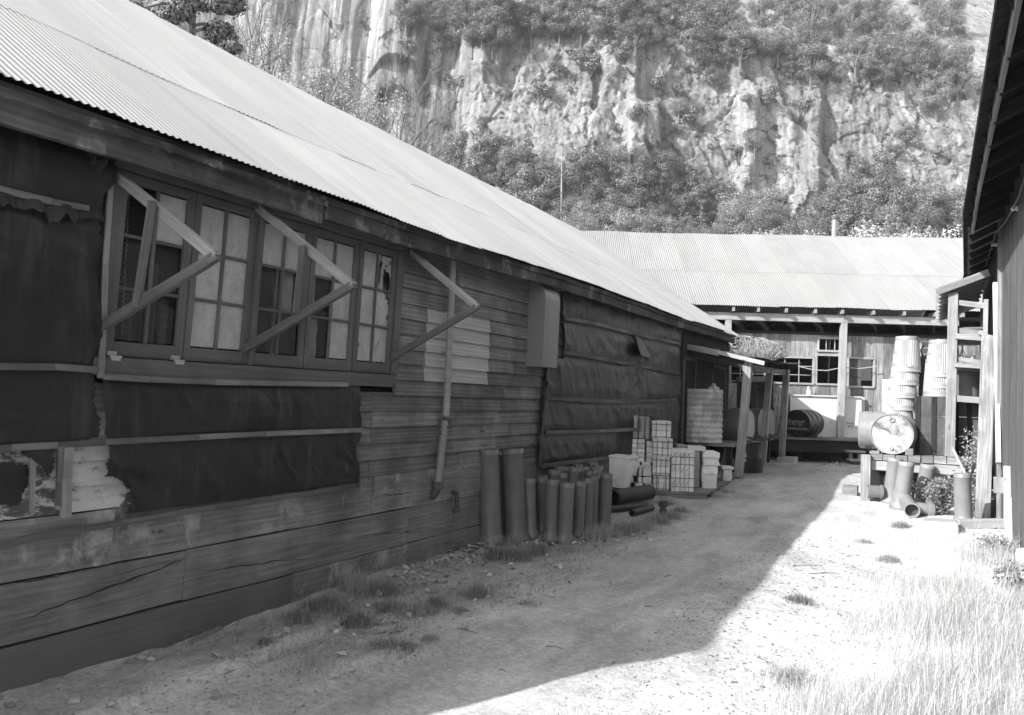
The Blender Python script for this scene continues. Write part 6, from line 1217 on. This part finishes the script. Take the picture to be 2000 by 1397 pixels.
# --- trees behind the workshop roof
def bare_tree(P, H, seed, label, twigs=5, spread=.5, leafy=0, lmat='shrub', lsize=.09):
    rs = random.Random(seed); T = thing('bare_tree' if not leafy else 'leafy_tree', label, 'tree', P); g = MB(); ends = []; g2 = MB()
    def rec(p, d, L, r, lv):
        q_ = p+d*L*.5+Vector((rs.uniform(-1, 1), rs.uniform(-1, 1), rs.uniform(-.3, .6)))*L*.07; e = p+d*L+Vector((rs.uniform(-1, 1), rs.uniform(-1, 1), 0))*L*.05; (g if lv < 2 else g2).tube([p, q_, e], [r, r*.85, r*.65], 6 if lv < 2 else 4, caps=False)
        if lv >= 3: ends.append((q_, e))
        if lv >= twigs: return
        for k in range(rs.choice((2, 3, 3)) if lv else 3):
            nd = (d+Vector((rs.uniform(-1, 1), rs.uniform(-1, 1), rs.uniform(-.2, .5)))*spread*1.3).normalized(); rec(e if k < 2 else q_, nd, L*rs.uniform(.6, .82), r*.6, lv+1)
    rec(Vector(P)-Vector((0, 0, .3)), Vector((rs.uniform(-.1, .1), rs.uniform(-.1, .1), 1)).normalized(), H*.36, H*.016, 0); g.build('trunk', M['bark'], T); g2.build('branches', M['twig'], T)
    if leafy:
        r2 = np.random.RandomState(seed); c = np.array([list(p.lerp(e, random.random())) for (p, e) in ends]); idx = r2.randint(0, len(c), leafy); cc = c[idx]+r2.normal(size=(leafy, 3))*.16
        V = leaves(r2, [(0, 0, 0, .01)], leafy, lsize); V = V.reshape(-1, 4, 3)+cc[:, None, :]-np.array(P); np_mesh('crown', V.reshape(-1, 3), 4, M[lmat], T)
    return T
def by_top(px, py, d, H, seed, label, **k): t = atd(px, py, d); return bare_tree(Vector((t.x, t.y, t.z-H)), H, seed, label, **k)
by_top(475, 75, 26, 9.5, 3, 'bare tree with thin dark branches behind the workshop roof, left of the streaked rock', twigs=6, spread=.42)
by_top(540, 90, 25, 9, 14, 'second bare tree rising behind the workshop roof, just right of the first', twigs=6, spread=.4, leafy=2500)
by_top(740, 168, 30, 8, 6, 'thin leaning bare tree against the streaked rock face', twigs=6, spread=.5)
by_top(800, 225, 33, 7, 9, 'small bare tree low behind the roof ridge at the foot of the streaked rock', twigs=6, spread=.5)
by_top(600, 130, 27, 7.5, 21, 'leafy thin tree behind the ridge, below the bare trees', twigs=5, spread=.55, leafy=9000)
by_top(660, 190, 28, 7, 23, 'low leafy shrub-like tree over the ridge right of the thin leafy tree', twigs=5, spread=.6, leafy=6000)
by_top(300, -60, 20, 9.0, 31, 'pale leafy tree at the upper left, closest above the roof ridge', twigs=5, spread=.62, leafy=14000, lsize=.085)
by_top(345, -10, 21, 8.5, 35, 'second pale leafy tree crowding the ridge left of the dark pine', twigs=5, spread=.6, leafy=12000, lsize=.085)
# dark pine: drooping limb tufts
d = 17; t = atd(385, -120, d); T = thing('dark_pine', 'dark pine with heavy drooping needle tufts at the upper left', 'tree', (t.x, t.y, 1)); g = MB(); g.tube([(t.x, t.y, 0), (t.x, t.y, t.z+1)], [.1, .05], 8); rs = np.random.RandomState(5); lob = []
for k in range(70):
    a = rs.uniform(0, 6.28); z = rs.uniform(6.4, 11); L = rs.uniform(.3, 1.15); e = (t.x+math.cos(a)*L, t.y+math.sin(a)*L, z-.25*L); g.tube([(t.x, t.y, z), (t.x+math.cos(a)*L*.5, t.y+math.sin(a)*L*.5, z+.02), e], [.04, .03, .015], 5); lob.append((e[0], e[1], e[2], rs.uniform(.14, .3)))
g.build('trunk', M['bark'], T); V = leaves(rs, lob, 30000, .09, .7)-np.array(T.location); V = V.reshape(-1, 4, 3); mid = V.mean(1, keepdims=True); V = mid+(V-mid)*1.0
np_mesh('crown', V.reshape(-1, 3), 4, M['conifer'], T)
# ================================================================== grass, weeds, litter
def blades(name, pts, hts, mat, wd=.004, lean=.35, seed=1, label=None, kind='stuff', parent=None, seg=3):
    rs = np.random.RandomState(seed); n = len(pts); P = np.array(pts); H = np.array(hts); a = rs.uniform(0, 6.28, n); ln = np.abs(rs.normal(size=n))*lean+.08; dx = np.stack([np.cos(a), np.sin(a), np.zeros(n)], 1); side = np.stack([-np.sin(a), np.cos(a), np.zeros(n)], 1)*(wd*rs.uniform(.5, 1.3, n))[:, None]
    rows = []
    for k in range(seg+1):
        t = k/seg; c = P+dx*(H*ln*t**1.8)[:, None]+np.array([0, 0, 1])*(H*(t-.35*ln*t**2.5))[:, None]; ww = 1-t*.92; rows.append((c-side*ww, c+side*ww))
    Q = []
    for k in range(seg): Q.append(np.stack([rows[k][0], rows[k][1], rows[k+1][1], rows[k+1][0]], 1))
    V = np.concatenate([q_ for q_ in Q], 0).reshape(-1, 3); t1 = rs.rand(n); o = np_mesh(name, V, 4, M[mat], parent, np.tile(t1, seg))
    if kind: o['kind'] = kind
    if label: o['label'] = label; o['category'] = 'grass'
    return o
rs = np.random.RandomState(9)
# dry grass along the barn side: thin out towards the path
gp = []; gh = []
# edge of the dry grass measured on the ground
EDG = [ong(*p) for p in ((900, 1396), (1150, 1396), (1400, 1330), (1500, 1230), (1600, 1150), (1700, 1080), (1790, 1040), (1880, 1030))]
ex = sorted([(p.y, p.x) for p in EDG]); ey, exx = [p[0] for p in ex], [p[1] for p in ex]
N = 420000; Y_r = rs.uniform(1.8, 11.2, N)**1.0; X_r = rs.uniform(-1.6, .75, N); keepn = 0
edge = np.interp(Y_r, ey, exx); dd = X_r-edge
cl_ = vf(X_r*2.2+50, Y_r*1.6+50, 3, 4)
pr = np.clip(dd/.75, 0, 1)**1.5*np.clip((cl_-.3)*3.2, .04, 1); pr *= np.clip(1.15-.07*Y_r, .35, 1); m_ = rs.rand(N) < pr*.75
X_r, Y_r, dd, cl_ = X_r[m_], Y_r[m_], dd[m_], cl_[m_]
Z_r = np.array([gzn(x_, y) for x_, y in zip(X_r, Y_r)])-.012
H_r = (.05+.2*np.clip(dd/1.0, 0, 1)*(.4+cl_))*rs.uniform(.5, 1.3, len(X_r)); H_r *= .66*np.clip(1.3-.05*Y_r, .5, 1.2)
blades('dry_grass', np.stack([X_r, Y_r, Z_r], 1), H_r, 'dry_grass', wd=.0017, lean=.55, seed=2, label='pale dry grass growing thick along the foot of the barn')
# tall seed stalks
n = 900; Y_s = rs.uniform(2, 9.5, n); X_s = np.interp(Y_s, ey, exx)+.8+rs.rand(n)*1.0; m_ = X_s < .72; X_s, Y_s = X_s[m_], Y_s[m_]
blades('grass_stalks', np.stack([X_s, Y_s, [gzn(x_, y) for x_, y in zip(X_s, Y_s)]], 1), rs.uniform(.25, .55, len(X_s)), 'dry_grass', wd=.0025, lean=.7, seed=4, label='tall pale seed stalks arching above the dry grass', seg=5)
# green tufts on the shaded side
def tuft(px, py, r, n, h, seed, mat='grass', label='tuft'):
    n = int(n*1.5)
    c = ong(px, py); rs = np.random.RandomState(seed); p = rs.normal(size=(n, 2))*r*.45; pts = np.stack([c.x+p[:, 0], c.y+p[:, 1], np.full(n, c.z-.005)], 1)
    T = thing('grass_tuft', label, 'grass tuft', c, group='green grass tufts on the shaded side of the path'); h *= 1.35; o = blades('blades', pts-np.array(c), h*rs.uniform(.5, 1.2, n)*(1-.4*np.clip(np.hypot(p[:, 0], p[:, 1])/r, 0, 1)), mat, wd=.0024, lean=.6, seed=seed, kind=None, parent=T); return o
TU = [(585, 1212, .1, 260, .1), (640, 1182, .12, 320, .11), (698, 1222, .09, 420, .1), (700, 1150, .16, 420, .12), (750, 1160, .16, 380, .12), (820, 1196, .14, 520, .08), (850, 1185, .1, 300, .07), (760, 1185, .14, 320, .07), (930, 1165, .1, 340, .11), (745, 1262, .12, 300, .045), (790, 1265, .1, 260, .045), (840, 1250, .06, 180, .05), (515, 1258, .05, 160, .06), (970, 1090, .16, 420, .12), (1010, 1085, .16, 420, .13), (1050, 1082, .12, 300, .1), (1025, 1180, .1, 120, .04), (895, 1195, .08, 200, .05),
      (1150, 1052, .18, 380, .12), (1180, 1048, .2, 420, .13), (1215, 1042, .22, 460, .13), (1250, 1032, .22, 460, .12), (1285, 1022, .2, 380, .11), (1310, 1012, .18, 280, .1), (1330, 1000, .14, 160, .1), (1110, 1078, .12, 220, .08), (1000, 1068, .1, 200, .1), (1300, 985, .16, 200, .12), (1400, 972, .16, 180, .1), (1420, 962, .14, 140, .08), (600, 1196, .08, 160, .1), (668, 1196, .1, 200, .09)]
for i, (a, b, r, n, h) in enumerate(TU): tuft(a, b, r, n, h, 100+i, label=('low tuft of grey-green grass near the workshop wall' if a < 960 else 'grass tuft growing round the feet of the clay pipes and platform'))
for i, (a, b, r, n, h) in enumerate(((1560, 1175, .13, 320, .06), (1735, 1098, .12, 380, .09), (1545, 1330, .2, 300, .07), (1760, 1030, .15, 300, .08), (1690, 1060, .1, 140, .05))):
    o = tuft(a, b, r, n, h, 300+i, mat='shrub', label='small grass tuft on the sunlit side of the path'); o.parent['group'] = 'grass tufts on the sunny side of the path'
# fine sparse grass carpet near the wall
n = 36000; Xg = rs.uniform(-3.85, -2.2, n); Yg = rs.uniform(3.3, 14, n); cl2 = vf(Xg*1.6+9, Yg*1.3+3, 8, 4); w_ = np.clip((cl2-.43)*7, 0, 1)*np.clip((-2.3-.03*Yg-Xg)/.6+.1*Yg*.3, 0, 1); m_ = rs.rand(n) < w_*.7; Xg, Yg = Xg[m_], Yg[m_]
blades('ground_cover', np.stack([Xg, Yg, [gzn(x_, y)+.002 for x_, y in zip(Xg, Yg)]], 1), rs.uniform(.015, .06, len(Xg)), 'grass', wd=.002, lean=.9, seed=6, label='thin low weeds and grass spread over the shaded ground')
# dead leaves
n = 1500; V = []
def litter(cx, cy, r, n, size=.035):
    out = []
    for k in range(n):
        x, y = cx+random.gauss(0, r), cy+random.gauss(0, r*1.2)
        if x < X0+.06: continue
        z = gzn(x, y)+random.uniform(.006, .025); a = random.uniform(0, 6.28); s = size*random.uniform(.5, 1.3); c = Vector((x, y, z)); u = Vector((math.cos(a), math.sin(a), jr(.5)))*s; v_ = Vector((-math.sin(a), math.cos(a), jr(.6)))*s*.6
        out += [c-u, c+v_+Vector((0, 0, .006)), c+u, c-v_+Vector((0, 0, jr(.008)))]
    return out
for (px, py, r, n) in ((905, 1075, .16, 120), (925, 1068, .12, 80), (990, 1066, .1, 70), (1060, 1062, .12, 80), (1120, 1056, .16, 90), (1180, 1040, .15, 60), (640, 1210, .15, 14), (760, 1215, .3, 22), (880, 1160, .3, 26), (1250, 1045, .3, 40), (1580, 905, .5, 60), (1620, 905, .4, 40), (500, 1290, .4, 14), (800, 1130, .35, 60), (700, 1190, .3, 40), (960, 1110, .4, 50), (860, 1095, .15, 60)):
    c = ong(px, py); V += litter(c.x, c.y, r, n, .03 if r > .05 else .02)
o = np_mesh('dead_leaves', np.array([list(v) for v in V]), 4, M['leaf_litter'], None); tag(o, 'dead leaves drifted round the pipe feet and wall', 'leaves', kind='stuff')
# stones
def stone(px, py, s, label):
    c = ong(px, py); g = MB(); sd = random.random()*50; n1, n2 = 12, 8
    g.grid(lambda u, v: tuple(c+Vector((math.cos(u*6.2832)*math.sin(v*math.pi)*s*1.25, math.sin(u*6.2832)*math.sin(v*math.pi)*s, math.cos(v*math.pi)*s*.62+s*.3))*(1) + Vector((1, 1, .6))*s*.22*fbm(math.cos(u*6.2832)*1.2+sd, math.sin(u*6.2832)*1.2, v*2)), n1, n2, .2, .2)
    tag(g.build('stone', M['stone'], None, smooth=True, sharp=60), label, 'stone', 'loose stones along the workshop wall')
for i, (x, y, s, w_) in enumerate(((277, 1287, .03, 'roundest stone of the little group by the foot of the wall'), (296, 1291, .024, 'flat stone at the right of the little group by the wall foot'), (254, 1295, .022, 'angular light stone at the left of the little group by the wall foot'), (145, 1372, .026, 'dark stone at the lower left near the wall'), (218, 1376, .02, 'pale stone right of the dark one, lower left'), (20, 1380, .02, 'small stone at the very lower left corner'), (862, 1137, .04, 'largest pale stone on the grassy strip before the clay pipes'), (848, 1158, .03, 'square-sided stone just below the largest pale stone'), (903, 1140, .026, 'pale stone right of the largest one before the clay pipes'), (905, 1130, .02, 'small stone behind the pale one before the clay pipes'), (972, 1175, .026, 'lone stone among grass right of the tufts'), (780, 1232, .026, 'stone among the low tufts in the middle of the verge'), (420, 1278, .016, 'tiny stone on the pale gravel streak'), (470, 1240, .018, 'small stone against the wall left of the flat stick'))): stone(x, y, s, w_)
sv = []
rs2 = np.random.RandomState(77); n = 9000; Xp = np.concatenate([rs2.uniform(-3.85, -2.6, n//2), rs2.uniform(-1.6, -.1, n//2)]); Yp = rs2.uniform(2.3, 10, n)
g = []
for x, y in zip(Xp, Yp):
    s = abs(rs2.normal())*.004+.0025; z = gzn(x, y)+s*.2; a = rs2.uniform(0, 6.28); pts_ = [(x+math.cos(a+k*1.5708)*s*rs2.uniform(.7, 1.4), y+math.sin(a+k*1.5708)*s*rs2.uniform(.7, 1.4), z) for k in range(4)]; t = (x+jr(s*.3), y+jr(s*.3), z+s*.8)
    for k in range(4): g += [pts_[k], pts_[(k+1) % 4], t]
o = np_mesh('gravel', np.array(g), 3, M['stone'], None, np.repeat(rs2.rand(n), 4)); tag(o, 'fine gravel strewn over the path', 'gravel', kind='stuff')
# sticks and wood chips
for i, (a, b, w_, lab) in enumerate((((372, 1258), (432, 1230), .035, 'flat broken wooden slat lying against the wall foot'), ((893, 1228), (935, 1240), .012, 'thin dark twig in the shade right of the grass tufts'), ((1066, 1264), (1102, 1271), .01, 'thin forked twig lying in the shaded middle of the path'), ((1190, 1052), (1222, 1044), .02, 'dark stick lying in the grass right of the clay pipes'), ((1298, 1127), (1312, 1125), .014, 'short dark chip on the shaded path'), ((1548, 1107), (1606, 1106), .01, 'long thin stick on the sunlit path'), ((1580, 1122), (1640, 1121), .016, 'dark bark strip on the sunlit path'), ((1495, 1154), (1530, 1160), .008, 'thin twig left of the sunny grass tuft'), ((1655, 1085), (1685, 1088), .012, 'short twig near the dry grass edge'), ((1585, 1068), (1600, 1070), .014, 'small stick near the shadow edge'), ((1478, 1285), (1512, 1300), .008, 'fine twig on the bright lower path'), ((1260, 1186), (1277, 1187), .012, 'dark chip right of the middle of the shaded path'), ((975, 1310), (990, 1316), .012, 'small dark chip on the lower shaded path'))):
    p, q_ = ong(*a), ong(*b); w_ = w_ if i == 0 else w_*.55; mid_ = (p+q_)/2+Vector((jr(.012), jr(.012), .012)); tag((MB().beam(p+Vector((0, 0, .012)), q_+Vector((0, 0, .014)), w_, min(w_, .012), tone=.5) if i == 0 else MB().tube([p+Vector((0, 0, .004)), mid_, q_+Vector((0, 0, .006))], [w_*.5, w_*.45, w_*.2], 5)).build('wood_chip' if i else 'broken_slat', M['grey_wood'] if i == 0 else M['bark'], None), lab, 'stick', 'sticks and chips lying about the yard' if i else None)
# wood chip litter on the sunny path
rs3 = random.Random(8); g = MB()
for k in range(260):
    y = rs3.uniform(2.5, 10); x = rs3.uniform(-1.5, -.2); c = Vector((x, y, gzn(x, y)+.004)); a = rs3.gauss(0, .5); L = rs3.uniform(.008, .035); g.beam(c, c+Vector((math.cos(a)*L, math.sin(a)*L, 0)), .004, .003, tone=rs3.random())
tag(g.build('wood_litter', M['bark'], None), 'fine chips and straw scattered on the sunlit path', 'litter', kind='stuff')
# --- weeds: leafy bush among the sunny pipes, tall weed by the plank
def weed(P, H, R, n, label, seed, stems=14, leaf=.045):
    rs = random.Random(seed); T = thing('leafy_weed', label, 'plant', P); g = MB(); cs = []
    for k in range(stems):
        a = rs.uniform(0, 6.28); r = R*rs.uniform(.2, 1); h = H*rs.uniform(.5, 1); e = Vector(P)+Vector((math.cos(a)*r, math.sin(a)*r, h)); m1 = Vector(P)+Vector((math.cos(a)*r*.35, math.sin(a)*r*.35, h*.55)); g.tube([Vector(P), m1, e], [.006, .004, .002], 5, caps=False)
        for j in range(n//stems): t = rs.random()**.7; q_ = (Vector(P).lerp(m1, t*2) if t < .5 else m1.lerp(e, t*2-1)); cs.append(q_+Vector((rs.gauss(0, 1), rs.gauss(0, 1), rs.gauss(0, .8)))*leaf*1.1)
    g.build('stems', M['twig'], T); r2 = np.random.RandomState(seed); V = leaves(r2, [(0, 0, 0, .001)], len(cs), leaf).reshape(-1, 4, 3)+(np.array([list(c) for c in cs])-np.array(P))[:, None, :]; np_mesh('leaves', V.reshape(-1, 3), 4, M['weed'], T); return T
a = ong(1838, 1005); weed(a, .5, .3, 2600, 'pale leafy weed bush between the leaning pipe and the lone pipe', 3, 30)
a = ong(1820, 990); weed(a, .36, .22, 1100, 'lower lobe of leafy weeds behind the fallen pipe junction', 5, 16); a = ong(1785, 975); weed(a, .4, .1, 400, 'small weed peeping between the two sunlit pipes', 6, 8)
a = ong(1902, 1000); weed(a, .45, .16, 900, 'pale weed at the foot of the leaning plank', 8, 14); p = onY(12.6, 1895, 905); weed(Vector((p.x, 12.7, .25)), 1.1, .16, 420, 'tall pale weed growing up beside the dock by the barn', 9, 9, .05)
a = ong(1945, 1010); weed(a, .35, .1, 300, 'weed glimpsed through the gap beside the timber block', 10, 6); a = ong(1960, 1085); weed(a, .14, .25, 900, 'low broad-leaved weeds at the foot of the barn wall', 11, 30, .04); a = ong(1980, 1150); weed(a, .16, .2, 700, 'low broad-leaved weeds near the right edge of the grass', 12, 30, .04)
for k in range(3): p = ong(690+k*12, 0) if 0 else None
# ================================================================== air between the yard and the cliff
g = MB(); g.box((-260, -40, -1.2), (260, 290, 240)); hz_ = bpy.data.materials.new('air'); hz_.use_nodes = True; n_ = hz_.node_tree; n_.nodes.remove(n_.nodes['Principled BSDF']); pv = n_.nodes.new('ShaderNodeVolumePrincipled'); pv.inputs['Density'].default_value = .0004; pv.inputs['Color'].default_value = (.9, .9, .9, 1); pv.inputs['Anisotropy'].default_value = 0
n_.links.new(pv.outputs[0], n_.nodes['Material Output'].inputs['Volume']); o = g.build('haze', hz_, None); o['kind'] = 'stuff'; bpy.context.scene.cycles.volume_bounces = 0
